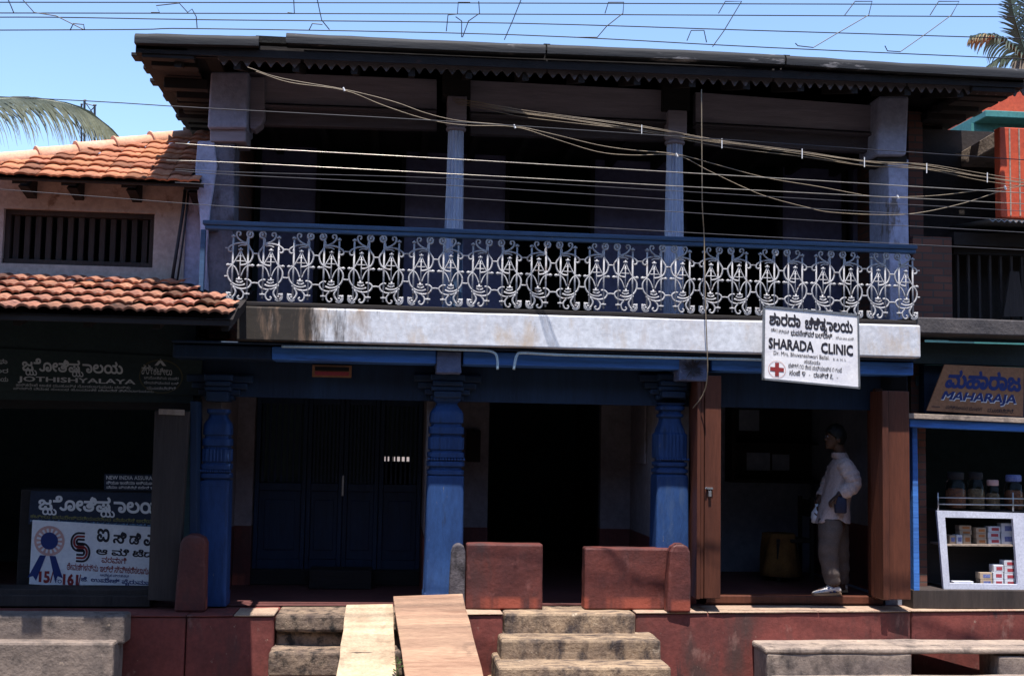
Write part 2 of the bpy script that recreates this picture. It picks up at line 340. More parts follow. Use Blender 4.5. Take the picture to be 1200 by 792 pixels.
# ------------------------------------------------------------------ lettering
_fontcache = {}
def outline(txt, bold=0.0):
    """closed outlines of a run of text: (points, directed edges)"""
    key = (txt, bold)
    if key in _fontcache: return _fontcache[key]
    c = bpy.data.curves.new('lettering', 'FONT'); c.body = txt; c.size = 1.0; c.resolution_u = 2
    c.fill_mode = 'NONE'
    o = bpy.data.objects.new('lettering', c); COL.objects.link(o)
    dg = bpy.context.evaluated_depsgraph_get(); dg.update()
    e = o.evaluated_get(dg); me = e.to_mesh()
    P = [(v.co.x, v.co.y) for v in me.vertices]; E = [tuple(x.vertices) for x in me.edges]
    e.to_mesh_clear(); bpy.data.objects.remove(o); bpy.data.curves.remove(c)
    # follow each loop so that its edges run one way round
    nb = {}
    for a, b in E: nb.setdefault(a, []).append(b); nb.setdefault(b, []).append(a)
    seen = set(); out = []
    for a0 in range(len(P)):
        if a0 in seen or a0 not in nb: continue
        loop = [a0]; seen.add(a0); cur = a0
        nxt = a0+1 if (a0+1) in nb[a0] else nb[a0][0]
        while nxt not in seen:
            loop.append(nxt); seen.add(nxt); cur = nxt
            cand = [q for q in nb[cur] if q not in seen]
            if not cand: break
            nxt = cand[0]
        if len(loop) > 2: out.append([P[i] for i in loop])
    if bold > 0 and out:
        area = lambda l: sum(l[i-1][0]*l[i][1]-l[i][0]*l[i-1][1] for i in range(len(l)))
        sg = 1 if area(max(out, key=lambda l: abs(area(l)))) > 0 else -1
        off = min(bold*.55, .05); fat = []
        for l in out:
            n = len(l); r = []
            for i in range(n):
                dx, dy = l[(i+1) % n][0]-l[i-1][0], l[(i+1) % n][1]-l[i-1][1]; q = math.hypot(dx, dy) or 1
                r.append((l[i][0]+sg*dy/q*off, l[i][1]-sg*dx/q*off))
            fat.append(r)
        out = fat
    _fontcache[key] = out
    return out
def layout(spec, bold=0.0, ital=0.0):
    """spec: text; a part in braces is a small letter hung below the one before it"""
    loops = []; x = 0.0; i = 0; runs = []
    while i < len(spec):
        if spec[i] == '{':
            j = spec.index('}', i); runs.append((spec[i+1:j], True)); i = j+1
        else:
            j = spec.find('{', i); j = len(spec) if j < 0 else j
            seg_ = ''
            for ch in spec[i:j]:
                if ch == '\u0cbf':                       # the short i sign hooks over the letter before it
                    if seg_: runs.append((seg_, False))
                    runs.append((ch, 'i')); seg_ = ''
                else: seg_ += ch
            if seg_: runs.append((seg_, False))
            i = j
    for t, sub in runs:
        ls = outline(t, bold)
        lead = len(t) - len(t.lstrip(' ')); trail = len(t) - len(t.rstrip(' '))
        if not ls: x += 0.3*len(t); continue
        mn = min(p[0] for l in ls for p in l); mx = max(p[0] for l in ls for p in l)
        if sub == 'i':
            w = mx-mn; loops += [[(x - w*0.80 + p[0]-mn, p[1]+.03) for p in l] for l in ls]; x += w*.12
        elif sub:
            s = 0.6; w = (mx-mn)*s
            loops += [[(x - w*0.75 + (p[0]-mn)*s, -0.30 + p[1]*s) for p in l] for l in ls]
            x += w*0.25 + 0.02
        else:
            x += 0.28*lead
            if t[0] == '\u0ccb': x -= .26
            elif t[0] == '\u0cbe': x -= .10
            loops += [[(x + p[0]-mn, p[1]) for p in l] for l in ls]
            x += mx - mn + 0.05 + 0.28*trail
    if ital: loops = [[(p[0] + ital*p[1], p[1]) for p in l] for l in loops]
    return loops
def fill(loops):
    """triangles of the area the outlines wind round"""
    V, E, tris_v, tris = [], [], [], []
    for l in loops:
        b = len(V); V += [Vector(p) for p in l]; n = len(l)
        E += [(b+k, b+(k+1) % n) for k in range(n)]
    r = geometry.delaunay_2d_cdt(V, E, [], 0, 1e-5)
    vs, fs = r[0], r[2]
    segs = [(V[a].x, V[a].y, V[b].x, V[b].y) for a, b in E]
    keep = []
    for f in fs:
        cx = sum(vs[i].x for i in f)/len(f); cy = sum(vs[i].y for i in f)/len(f)
        w = 0
        for x0, y0, x1, y1 in segs:
            if (y0 <= cy) != (y1 <= cy):
                xi = x0 + (cy-y0)/(y1-y0)*(x1-x0)
                if xi > cx: w += 1 if y1 > y0 else -1
        if w != 0: keep.append(f)
    return vs, keep
class Board:
    """a flat board given by its four corners; lettering is placed on it in (u,v), v up"""
    def __init__(s, tl, tr, br, bl):
        s.c = [Vector(p) for p in (tl, tr, br, bl)]
        s.n = (s.c[1]-s.c[3]).cross(s.c[0]-s.c[2]); s.n.normalize()
        if s.n.y > 0: s.n = -s.n
    def pt(s, u, v, lift=0.0):
        tl, tr, br, bl = s.c
        return tl*(1-u)*v + tr*u*v + br*u*(1-v) + bl*(1-u)*(1-v) + s.n*lift
    def panel(s, name, m, parent, thick=0.02, bevel=0.002):
        front = [s.pt(0, 1), s.pt(0, 0), s.pt(1, 0), s.pt(1, 1)]
        b = MB(); b.hexa(front, [p - s.n*thick for p in front]); return b.build(name, m, parent, bevel=bevel)
    def add_poly(s, mb, uvs, lift=0.003):
        mb.bm.faces.new([mb.bm.verts.new(s.pt(u, v, lift)) for u, v in uvs])
    def add_text(s, mb, spec, u0, u1, v0, v1, bold=0.02, ital=0.0, lift=0.003, keep_aspect=None):
        loops = layout(spec, bold, ital)
        vs, fs = fill(loops)
        xs = [v.x for v in vs]; ys = [v.y for v in vs]
        x0, x1, y0, y1 = min(xs), max(xs), min(ys), max(ys)
        nv = [mb.bm.verts.new(s.pt(u0 + (v.x-x0)/(x1-x0)*(u1-u0), v0 + (v.y-y0)/(y1-y0)*(v1-v0), lift)) for v in vs]
        for f in fs:
            try: mb.bm.faces.new([nv[i] for i in f])
            except ValueError: pass
    def arc(s, mb, cu, cv, ru, rv, wu, wv, a0=0, a1=360, n=28, lift=0.003):
        for k in range(n):
            a, b = rad(a0 + (a1-a0)*k/n), rad(a0 + (a1-a0)*(k+1)/n)
            s.add_poly(mb, [(cu+ru*math.cos(a), cv+rv*math.sin(a)), (cu+ru*math.cos(b), cv+rv*math.sin(b)),
                            (cu+(ru-wu)*math.cos(b), cv+(rv-wv)*math.sin(b)), (cu+(ru-wu)*math.cos(a), cv+(rv-wv)*math.sin(a))], lift)
def board_px(tl, tr, br, bl, Y):
    return Board(at(*tl, Y), at(*tr, Y), at(*br, Y), at(*bl, Y))
def catmull(pts, n=5):
    pts = [Vector(p) for p in pts]; out = []
    P = [pts[0]*2-pts[1]] + pts + [pts[-1]*2-pts[-2]]
    for i in range(1, len(P)-2):
        p0, p1, p2, p3 = P[i-1:i+3]
        for k in range(n):
            t = k/n
            out.append(0.5*((2*p1) + (p2-p0)*t + (2*p0-5*p1+4*p2-p3)*t*t + (3*p1-p0-3*p2+p3)*t**3))
    out.append(pts[-1]); return out

# ------------------------------------------------------------------ the ground and the raised pavement
ZS = -0.95                                            # street level; the pavement top is z = 0
def Yp(x): return -0.13 + 0.07*max(x, -2.3)                      # the front of the raised pavement runs slightly askew
b = MB(); b.quadface([(-300, -300, ZS), (300, -300, ZS), (300, 600, ZS), (-300, 600, ZS)])
tag(b.build('ground', M['ground']), kind='structure')
b = MB(); b.quadface([(-30, -7.5, ZS+0.004), (30, -7.5, ZS+0.004), (30, -1.6, ZS+0.004), (-30, -1.6, ZS+0.004)])
M['road'] = mat('asphalt', (0.05, 0.046, 0.042), (0.036, 0.034, 0.032), 3, bump=0.4, bscale=60, rough=0.9, stain=((0.08, 0.065, 0.05), 1.5, 0.55, 0.75, (1, 1, 1)))
tag(b.build('road', M['road']), kind='structure')

pave = thing('raised_pavement', None, None, (0, 0, ZS)); tag(pave, kind='structure')
gL0, gL1 = X(322, 740, -0.15), X(546, 740, -0.1)
gC0, gC1 = X(590, 730, -0.1), X(748, 730, -0.1)
def pave_block(x0, x1, y1=6.0, z1=-0.0155, m='red', name='pavement_face', set_back=0.0):
    b = MB(); f0, f1 = Yp(x0)+set_back, Yp(x1)+set_back
    b.hexa([(x0, f0, z1), (x0, f0, ZS-0.05), (x1, f1, ZS-0.05), (x1, f1, z1)], [(x0, y1, z1), (x0, y1, ZS-0.05), (x1, y1, ZS-0.05), (x1, y1, z1)])
    return b.build(name, M[m], pave, bevel=0.02)
xa = X(218, 760, -0.2)
xbr = X(1069, 720, 0.2)
pave_block(-7, xa-0.004); pave_block(xa+0.004, gL0); pave_block(gL1, gC0); pave_block(gC1, xbr-0.004); pave_block(xbr+0.004, 10)
pave_block(gL0, gL1, set_back=0.35, m='stepdk'); pave_block(gC0, gC1, set_back=0.4, m='stepdk')
# worn edge stones along the top
xs = [-7, xa, -1.35, gL0, gL1, gC0, gC1, 3.0, 4.1, xbr, 6.5, 10]
for x0, x1 in zip(xs[:-1], xs[1:]):
    if (x0, x1) in ((gL0, gL1), (gC0, gC1)): continue
    b = MB(); o_ = 0.012
    z0, z1 = -0.014, random.uniform(-0.003, 0.003)
    b.hexa([(x0+.004, Yp(x0)-o_, z1), (x0+.004, Yp(x0)-o_, z0), (x1-.004, Yp(x1)-o_, z0), (x1-.004, Yp(x1)-o_, z1)],
           [(x0+.004, Yp(x0)+.42, z1), (x0+.004, Yp(x0)+.42, z0), (x1-.004, Yp(x1)+.42, z0), (x1-.004, Yp(x1)+.42, z1)])
    rough_edges(b.build('edge_stone', M['red'] if x1 < -1.3 else M['edge'], pave, bevel=0.012), 0.006, 4, 3)
b = MB(); b.box(-7, 10, 0.55, 6, -0.0145, 0.0)
b.hexa([(-7, Yp(-7)+.424, -0.001), (-7, Yp(-7)+.424, -0.03), (10, Yp(10)+.424, -0.03), (10, Yp(10)+.424, -0.001)], [(-7, 0.549, -0.001), (-7, 0.549, -0.03), (10, 0.55, -0.03), (10, 0.55, -0.001)]) if False else None
b.build('pavement_floor', M['redfloor'], pave)
b = MB()
b.bm.faces.new([b.bm.verts.new(p) for p in ((-7, Yp(-7)+.41, -0.006), (7, Yp(7)+.41, -0.006), (7, 0.56, -0.006), (-7, 0.56, -0.006))])
b.build('pavement_floor', M['redfloor'], pave)

# ------------------------------------------------------------------ the row of houses across the street (behind the camera); added unseen, to cut sky light and darken the shade
M['oldplaster'] = mat('weathered_plaster', (0.16, 0.13, 0.115), (0.10, 0.085, 0.075), 1.5, stain=((0.05, 0.045, 0.04), 2, 0.55, 0.7, (1, 1, 0.4)))
b = MB(); b.box(-30, 30, -24, -10.45, ZS-.05, -0.02); tag(b.build('far_pavement', M['concrete'], None), kind='structure')
def add_shade_house(label, x0, x1, h1, h2):
    t = thing('shade_house', label, 'house', ((x0+x1)/2, -16, -.02), 'houses added across the street for shade'); yf = -12.3
    b = MB(); b.box(x0, x1, -20, yf, -.02, h1); b.build('wall', M['oldplaster'], t)
    b = MB(); zr = h2
    b.prism([(x0-.3, yf+.9, h1-.35), (x0-.3, (yf-20)/2, zr), (x0-.3, -20.5, h1-.35), (x0-.3, -20.5, h1-.45), (x0-.3, (yf-20)/2, zr-.12), (x0-.3, yf+.9, h1-.45)], (x1-x0+.6, 0, 0)); b.build('roof', M['tiledk'], t)
    b = MB(); b.prism([(x0, yf-.01, 3.3), (x0, yf+1.0, 2.85), (x0, yf+1.0, 2.77), (x0, yf-.01, 3.2)], (x1-x0, 0, 0)); b.build('awning_roof', M['tiledk'], t)
    n = max(2, int((x1-x0)/2.2))
    for k in range(n):
        xx = x0+(x1-x0)*(k+.5)/n
        b = MB(); b.box(xx-.55, xx+.55, yf, yf+.05, 0, 2.2); b.build('door', M['darkwood'], t)
        b = MB(); b.box(xx-.5, xx+.5, yf, yf+.05, 3.9, 5.2); b.build('window', M['darkwood'], t)
add_shade_house('weathered two storey house added unseen across the street to darken the shade, first of its row', -24, -8.3, 6.4, 9.2)
add_shade_house('weathered two storey house added unseen across the street to darken the shade, facing the blue pillared house', -7.7, 7.2, 6.8, 9.8)
add_shade_house('weathered two storey house added unseen across the street to darken the shade, last of its row', 7.8, 24, 6.2, 9.0)

# ------------------------------------------------------------------ stone steps
def steps(name, label, spec, m, amt=0.012):
    t = thing(name, label, 'steps', (spec[0][0], spec[0][2], ZS))
    for (x0, x1, yf, yb, z0, z1) in spec:
        b = MB(); b.box(x0, x1, yf, yb, z0, z1)
        rough_edges(b.build('step', M[m], t, bevel=0.025), amt*.8, 4, 5)
    return t
yC = Yp(1.2)
z2 = Z(680, 741, yC+0.03)
y2 = atz(680, 749, z2).y
z3 = Z(680, 771.5, y2+0.02); y3 = atz(680, 781, z3).y
z4 = z3-0.2; y4 = y3-0.28
steps('stone_steps', 'worn tan stone steps rising to the gap between the two low red walls',
      [(gC0+.01, gC1-.01, yC+0.0, yC+.41, z2-.08, 0.0),
       (X(587, 760, y2), X(775, 760, y2), y2, yC+.38, z3-.08, z2),
       (X(584, 785, y3), X(787, 785, y3), y3, yC+.36, z4-.05, z3),
       (X(582, 785, y4), X(792, 785, y4), y4, yC+.34, ZS-.05, z4)], 'step')
yL = Yp(-1.0)
zl2 = Z(360, 757, yL+.02); yl2 = atz(360, 763, zl2).y
steps('stone_steps', 'dark crumbling stone steps beside the pale plank ramp',
      [(gL0+.01, gL1-.01, yL-.01, yL+.36, zl2+.13, 0.0), (gL0+.015, gL1-.015, yL+.06, yL+.34, zl2-.05, zl2+.125), (gL0-.02, gL1-.01, yl2, yL+.33, zl2-.22, zl2),
       (gL0-.04, gL1-.01, yl2-.28, yL+.3, ZS-.05, zl2-.23)], 'stepdk', 0.02)
yq = -0.52; zq = Z(70, 720.5, yq)
yq2 = -0.66; zq2 = Z(70, 752, yq2)
steps('stone_steps', 'two broad grey stone steps below the dark shop with the rosette poster',
      [(-5.5, X(146, 735, yq), yq, -.25, zq2-.05, zq),
       (-5.5, X(133, 775, yq2), yq2, -.30, ZS-.05, zq2)], 'stepgrey', 0.01)
# stone bench over the drain at the right
zb = Z(1000, 748, Yp(5)); yb = atz(1000, 759, zb).y
t = thing('stone_bench', 'long grey stone slab bridging a dark drain below the clinic doorway', 'slab', (X(1040, 780, yb), yb, ZS))
b = MB(); b.box(X(897, 760, yb), X(1230, 760, yb), yb, Yp(5)-.03, zb-.055, zb)
rough_edges(b.build('slab', M['concrete'], t, bevel=0.018), 0.012, 3, 4)
b = MB(); b.box(X(899, 775, yb+.006), X(1067, 775, yb+.03), yb+.006, Yp(4)-.03, ZS-.05, zb-.052)
rough_edges(b.build('pier', M['concrete'], t, bevel=0.015), 0.008, 4, 3)
b = MB(); b.box(X(1170, 775, yb+.03), X(1235, 775, yb+.03), yb+.015, Yp(4)-.03, ZS-.05, zb-.08)
rough_edges(b.build('pier', M['concrete'], t, bevel=0.015), 0.008, 4, 3)
zlo = Z(1050, 791, yb-.0); ylo = yb-.25
b = MB(); b.box(X(912, 791, ylo), X(1240, 791, ylo), ylo, yb-.01, ZS-.05, zlo+0.01)
rough_edges(b.build('lower_step', M['concrete'], t, bevel=0.018), 0.01, 3, 4)

# plank ramps
def plank(label, tl, tr, br, bl, m, ytop, lift):
    zg = ZS+0.01
    A, B = at(*tl, ytop), at(*tr, ytop)
    C_, D_ = atz(*br, zg), atz(*bl, zg)
    yy = (C_.y+D_.y)/2
    n = (B-A).cross(D_-A).normalized()
    if n.z < 0: n = -n
    t = 0.045
    b = MB(); N = 10
    for i in range(N):
        pass
    top = [A, B, C_, D_]
    vs = []
    rs = []
    for i in range(N+1):
        f = i/N
        l = A.lerp(D_, f); r = B.lerp(C_, f)
        jl, jr = random.uniform(-.006, .006), random.uniform(-.006, .006)
        e = (r-l).normalized()
        l = l + e*jl; r = r + e*jr
        rs.append([l, r, r-n*t, l-n*t])
    b.rings(rs)
    o = b.build('plank_ramp', M[m], None, bevel=0.006)
    return tag(o, label, 'plank')
plank('narrow pale plank ramp with a dark knot near its top', (406, 708), (461, 707), (466, 872), (383, 872), 'plankl', -0.13, 0)
plank('wide tan plank ramp leaning against the blue middle pillar side', (461, 698), (542, 695), (588, 876), (487, 876), 'plankr', -0.16, 0)
# weed between the planks
b = MB(); wp = at(466, 778, -0.62)
for i in range(34):
    a = random.uniform(0, 2*PI); h = random.uniform(0, .17); r = random.uniform(0.0, 0.035)
    p = wp + Vector((math.cos(a)*r, math.sin(a)*r-.02, h-.10)); s = random.uniform(.012, .026)
    d = Vector((math.cos(a), math.sin(a), random.uniform(-.3, .5))).normalized(); w = d.cross(Vector((0, 0, 1))).normalized()
    b.quadface([p, p+d*s+w*s*.5, p+d*s*2, p+d*s-w*s*.5])
b.tube([wp+Vector((0, 0, -.5)), wp+Vector((.005, -.01, -.1)), wp+Vector((0, -.02, .06))], .004, 5)
tag(b.build('weed', M['weed']), 'small green weed sprouting in the slit between the two plank ramps', 'plant')

# ================================================================== THE TIMBER HOUSE
house = thing('timber_house', 'old two storey house with blue pillars and a white iron balcony railing', 'house', (1.8, 2.0, 0))
SLB0, SLB1 = Z(680, 409, -0.1), Z(680, 365.5, -0.1)      # underside and top of the balcony edge
YS = -0.1
xSL, xSR = X(278, 380, YS), X(1079, 395, YS)
# balcony edge
b = MB(); b.box(xSL, xSR, YS, 0.22, SLB0, SLB1-.035)
rough_edges(b.build('balcony_edge', M['slab'], house, bevel=0.015), 0.008, 1.5, 5)
b = MB(); b.box(xSL-.02, xSR-.03, YS+.02, 2.0, SLB1-.03, SLB1+.012)
b.build('balcony_floor', M['darkwood'], house, bevel=0.01)
b = MB(); b.box(xSL+.02, xSR-.02, 0.225, 2.0, SLB0+.04, SLB1-.035)
b.build('balcony_joists', M['darkwood'], house)

# ---- ground floor pillars
def pillar(px0, px1, kind, dy=0):
    Yf = 0.28
    cx = (X(px0, 600, Yf)+X(px1, 600, Yf))/2; hw = (X(px1, 600, Yf)-X(px0, 600, Yf))/2
    cy = Yf+hw
    pc = (px0+px1)/2
    def z(py): return Z(pc, py, Yf)
    b = MB(); S = 24
    prof = []
    # shaft, slightly tapering, square
    for py, w, p in ([(706, 1.06, 12), (696, 1.06, 12), (694, 1.02, 12), (640, 1.0, 12), (575, .965, 12), (563, .96, 12)] if dy else [(706, 1.06, 12), (696, 1.06, 12), (694, 1.02, 12), (640, 1.0, 12), (560, .965, 12), (558, .96, 12)]):
        prof.append((max(0.0, z(py)) if py < 706 else 0.0, hw*w, hw*w, p))
    # carved drum: bead row, flat rings, ribbed belly, waist
    if kind == 'drum':
        cut = ((557, .86), (556, .97), (551, .97), (550, .84), (547, .84), (546, .99), (541, .99), (540, .86), (536.5, .86), (536, .97), (530, .97), (529.5, .84), (527, .84), (526.5, .95), (512, .95), (511.5, .82), (508.5, .82), (508, .94), (500, .93), (499.5, .80), (496, .80), (495, .90), (484, .88), (480, .78), (476, .62), (472, .55), (469, .72), (465, .74))
    else:
        cut = ((555, .84), (554, .99), (550, .99), (549, .84), (547, .84), (546, .96), (542, .96), (541, .80), (538, .80), (537, .94), (524, .96), (509, .95), (507, .84), (503, .80), (499, .70), (495, .62), (490, .58), (488, .74), (485, .74), (484, .60), (481, .60), (480, .78), (476, .80), (475, .66), (472, .84))
    for py, w in cut:
        fl = .05 if (kind == 'bulb' and 502 < py < 535) or (kind == 'drum' and 511 < py < 527) else 0.0
        prof.append((z(py+dy), hw*w, hw*w, 6, fl))
    b.lathe(cx, cy, prof, 112, 12, nfl=28)
    pl = b.build('pillar', M['blue'], house, bevel=0.004, auto=28)
    # bead row around the drum
    b = MB(); zz = z(538+dy)
    for k in range(13):
        xx = cx - hw*.92 + hw*1.84*k/12
        for q in range(2): pass
        b.lathe(xx, Yf+.012, [(zz-.014, .002), (zz-.008, .013), (zz, .016), (zz+.008, .013), (zz+.014, .002)], 8)
    b.build('bead_row', M['blue'], pl, smooth=True)
    # capital: stepped cushion block with bracket arms along the beam
    b = MB()
    y0, y1 = Yf-.02, Yf+2*hw+.02
    st = ((466+dy*.3, .72), (458, .86), (452, .80), (446, .92), (438, .78))
    for k in range(len(st)-1):
        w = hw*st[k][1]; b.box(cx-w, cx+w, y0+.02*(k % 2), y1, z(st[k][0]), z(st[k+1][0])-.003)
    for s in (-1, 1):
        for k, (l, p0, p1) in enumerate(((.05, 468, 462), (.11, 462, 455), (.17, 455, 447), (.22, 447, 438))):
            b.box(cx+s*(hw*.5), cx+s*(hw*.6+l), Yf+.10, Yf+.30, z(p0), z(p1)-.003)
    b.build('capital', M['bluedk'], pl, bevel=0.012)
    return pl, cx, hw, z
P1 = pillar(231, 268, 'drum', 14); P2 = pillar(499, 544, 'drum'); P3 = pillar(769, 808, 'bulb')
# beam ends above the pillars
for (p0, p1, q0, q1, m) in ((512, 541, 411, 437, 'column'), (796, 829, 420, 446, 'column')):
    b = MB(); b.box(X(p0, 420, .05), X(p1, 420, .05), .05, .5, Z((p0+p1)/2, q1, .05), min(SLB0-.04, Z((p0+p1)/2, q0, .05)))
    rough_edges(b.build('beam_end', mat('worn_beam_end', (0.12, 0.15, 0.26), (0.08, 0.10, 0.19), 8, stain=((0.35, 0.36, 0.42), 12, 0.6, 0.72, (1, 1, 1)), bump=0.5), house, bevel=0.012), 0.012, 6, 3)
b = MB(); xx, zz = X(811, 432, .04), Z(811, 432, .04)
for i in range(60):
    a = random.uniform(0, 2*PI); d = Vector((math.cos(a), random.uniform(-.35, -.05), math.sin(a)*1.0)); l = random.uniform(.04, .12)
    p = Vector((xx, .026, zz)); w = Vector((-d.z, 0, d.x))*.006
    b.quadface([p-w, p+d*l*.5-w*1.3+Vector((0, 0, -.004)), p+d*l, p+d*l*.5+w*1.3])
b.build('rotten_hole', M['ink'], house)
# blue beam and the boards below it
x0b, x1b = X(205, 412, .2), X(1064, 430, .2)
zb0, zb1 = Z(420, 424, .07), SLB0-.035
b = MB(); b.box(x0b, X(318, 415, .07), .08, .42, zb0, zb1); b.build('beam', M['bluedk'], house, bevel=0.012)
for xx0, xx1 in ((X(318, 415, .07)+.003, X(511, 415, .2)), (X(542, 415, .2), X(795, 420, .2)), (X(830, 425, .2), x1b)):
    b = MB(); b.box(xx0, xx1, .07, .42, zb0, zb1); b.build('beam', M['bluebeam'], house, bevel=0.012)
b = MB(); b.box(x0b, x1b, .0, .43, zb1+.012, SLB0-.004); b.build('beam_moulding', M['bluedk'], house, bevel=0.008)
b = MB(); b.box(x0b, X(1030, 440, .5), .46, .56, Z(420, 468, .5), zb0+.05); b.build('lintel_board', M['bluedk'], house)
b = MB(); b.box(X(366, 435, .45), X(412, 435, .45), .435, .458, Z(390, 442, .45), Z(390, 428, .45)); npl = b.build('name_plate', M['signyel'], house, bevel=.003)
b = MB(); b.box(X(369, 435, .43), X(409, 435, .43), .428, .434, Z(390, 440, .43), Z(390, 435.5, .43)); b.build('plate_field', M['printred'], npl)
b = MB(); b.box(X(369, 435, .43), X(409, 435, .43), .428, .434, Z(390, 434.5, .43), Z(390, 430, .43)); b.build('plate_field', M['darkwood'], npl)
# ---- ground floor walls
ZC = SLB0+.03
zd = 0.62
def wall(x0, x1, y0, y1, z0, z1, m='white', dado=True, name='wall'):
    if dado and z0 < zd:
        b = MB(); b.box(x0, x1, y0, y1, zd, z1); b.build(name, M[m], house)
        e = .006
        b = MB(); b.box(x0-e, x1+e, y0-e, y1+e, z0, zd-.001); b.build('wall_base', M['redwall'], house)
    else:
        b = MB(); b.box(x0, x1, y0, y1, z0, z1); b.build(name, M[m], house)
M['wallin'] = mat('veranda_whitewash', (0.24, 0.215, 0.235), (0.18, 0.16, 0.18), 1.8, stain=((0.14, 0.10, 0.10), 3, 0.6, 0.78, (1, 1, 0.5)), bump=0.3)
xB1 = -1.64; YB = 2.0
wall(xB1-.2, xB1, .62, YB, 0, ZC, 'wallin')
wall(xB1+.001, -1.46, YB-.12, YB+.1, 0, ZC, 'wallin')
x12 = X(499, 560, .6)
wall(x12, x12+.22, .62, YB, 0, ZC, 'wallin')
xq0, xq1 = X(572, 560, YB), X(704, 560, YB)
wall(x12+.221, xq0, YB, YB+.15, 0, ZC, 'wallin')
x23 = X(771, 560, .62)
wall(xq1, x23, YB, YB+.15, 0, ZC, 'wallin')
x3r = X(818, 520, .55)
wall(x23+.001, x3r, .62, 3.0, 0, ZC, 'wallin')
wall(xq0, xq1, YB, YB+.15, 2.15, ZC, 'wallin', False)
# arched niche frame in the side wall of the middle bay
b = MB(); yy0, yy1 = 1.15, 1.6
pts = []
for k in range(9):
    a = PI*k/8; pts.append((x23-.004, (yy0+yy1)/2 + math.cos(a)*(yy1-yy0)/2, 2.0+math.sin(a)*.2))
pts = [(x23-.004, yy1, 1.35)] + pts[::1] + [(x23-.004, yy0, 1.35)]
b.prism(pts, (-.02, 0, 0)); b.build('niche', M['wallin'], house, bevel=.004)
b = MB(); b.box(X(547, 520, YB-.06), X(563, 520, YB-.06), YB-.08, YB-.002, Z(555, 541, YB), Z(555, 504, YB)); b.build('meter_box', M['darkwood'], house, bevel=.006)
# dark rooms behind the veranda
def room(x0, x1, y0, y1, z0, z1, m='dark', name='room'):
    """five walls seen from inside, open towards the street"""
    t = .08
    b = MB()
    b.box(x0-t, x0, y0, y1, z0, z1); b.box(x1, x1+t, y0, y1, z0, z1); b.box(x0-t, x1+t, y1+.002, y1+t, z0, z1); b.box(x0-t, x1+t, y0, y1+t, z1+.002, z1+t)
    return b.build(name, M[m], house)
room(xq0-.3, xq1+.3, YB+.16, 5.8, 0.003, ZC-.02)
# ---- blue timber partition with the double door, left bay
part = []
xD0, xD1 = -1.455, x12-.004
zr = .30
b = MB(); b.box(xD0, xD1, YB-.1, YB+.14, 0, .16); b.build('threshold', M['darkwood'], house, bevel=.01)
b = MB(); b.box(X(362, 670, 1.55), X(436, 670, 1.55), 1.55, YB-.11, 0, .20); b.build('door_step', M['darkwood'], house, bevel=.012)
xm = [xD0, X(358, 600, YB), X(401, 600, YB), X(443, 600, YB), xD1]
zmid = Z(420, 570, YB); ztop = Z(420, 466, YB)
zh0, zh1 = Z(463, 570, YB), Z(463, 535, YB); xh0, xh1 = X(448, 550, YB), X(480, 550, YB)
for k in range(4):
    xa_, xb_ = xm[k], xm[k+1]
    b = MB()
    b.box(xa_+.003, xa_+.05, YB-.02, YB+.06, .16, ztop); b.box(xb_-.05, xb_-.003, YB-.02, YB+.06, .16, ztop)
    b.box(xa_+.051, xb_-.051, YB-.02, YB+.06, .16, .26); b.box(xa_+.051, xb_-.051, YB-.02, YB+.06, zmid-.05, zmid+.03); b.box(xa_+.051, xb_-.051, YB-.02, YB+.06, ztop-.08, ztop)
    nm = 'door_leaf' if k in (1, 2) else 'fixed_panel'
    d = b.build(nm, M['bluedk'], house, bevel=.006)
    b = MB(); b.box(xa_+.052, xb_-.052, YB+.01, YB+.03, .261, zmid-.051)
    w = xb_-xa_-.1; b.box(xa_+.05+w*.15, xb_-.05-w*.15, YB-.005, YB+.009, .36, zmid-.15)
    b.build('lower_panel', M['blue'] if False else M['bluedk'], d, bevel=.004)
    n = 7; b = MB()
    for q in range(n):
        xx = xa_+.052 + (w-.004)*(q+.5)/n
        b.box(xx-.011, xx+.011, YB+.005, YB+.035, zmid+.031, ztop-.081)
    b.build('grille_bars', M['bluedk'], d)
    if k != 3:
        b = MB(); b.box(xa_+.052, xb_-.052, YB+.08, YB+.1, zmid+.03, ztop-.08); b.build('backing_board', M['dark'], d)
    else:
        b = MB(); b.box(xa_+.052, xh0, YB+.08, YB+.1, zmid+.03, ztop-.08); b.box(xh1, xb_-.052, YB+.08, YB+.1, zmid+.03, ztop-.08); b.box(xh0, xh1, YB+.08, YB+.1, zh1, ztop-.08)
        b.build('backing_board', M['dark'], d)
b = MB(); b.box(xm[2]-.012, xm[2]+.012, YB-.045, YB-.021, zmid-.1, zmid+.12); b.build('door_bolt', M['metal'], house, bevel=.004)
b = MB(); b.box(xD0, xD1, YB-.03, YB+.1, ztop+.002, ZC); b.build('transom_board', M['bluedk'], house)
# back room with a small window on the sunny yard
b = MB()
b.box(-1.6, -1.52, YB+.15, 5.0, .003, ZC); b.box(x12+.02, x12+.1, YB+.15, 5.0, .003, ZC)
wx0, wx1, wz1, wz0 = X(449, 540, 5.0), X(481, 540, 5.0), Z(465, 535, 5.0), Z(465, 540.5, 5.0)
b.box(-1.6, wx0, 5.002, 5.1, .003, ZC); b.box(wx1, x12+.1, 5.002, 5.1, .003, ZC); b.box(wx0, wx1, 5.002, 5.1, .003, wz0); b.box(wx0, wx1, 5.002, 5.1, wz1, ZC)
for f in (.22, .34, .62): b.box(wx0+(wx1-wx0)*f, wx0+(wx1-wx0)*(f+.05), 5.0, 5.09, wz0, wz1)
b.box(-1.6, x12+.1, YB+.15, 5.1, ZC+.002, ZC+.08)
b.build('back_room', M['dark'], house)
yard = MB(); yard.box(-4, 4, 12, 12.2, ZS, 1.7)
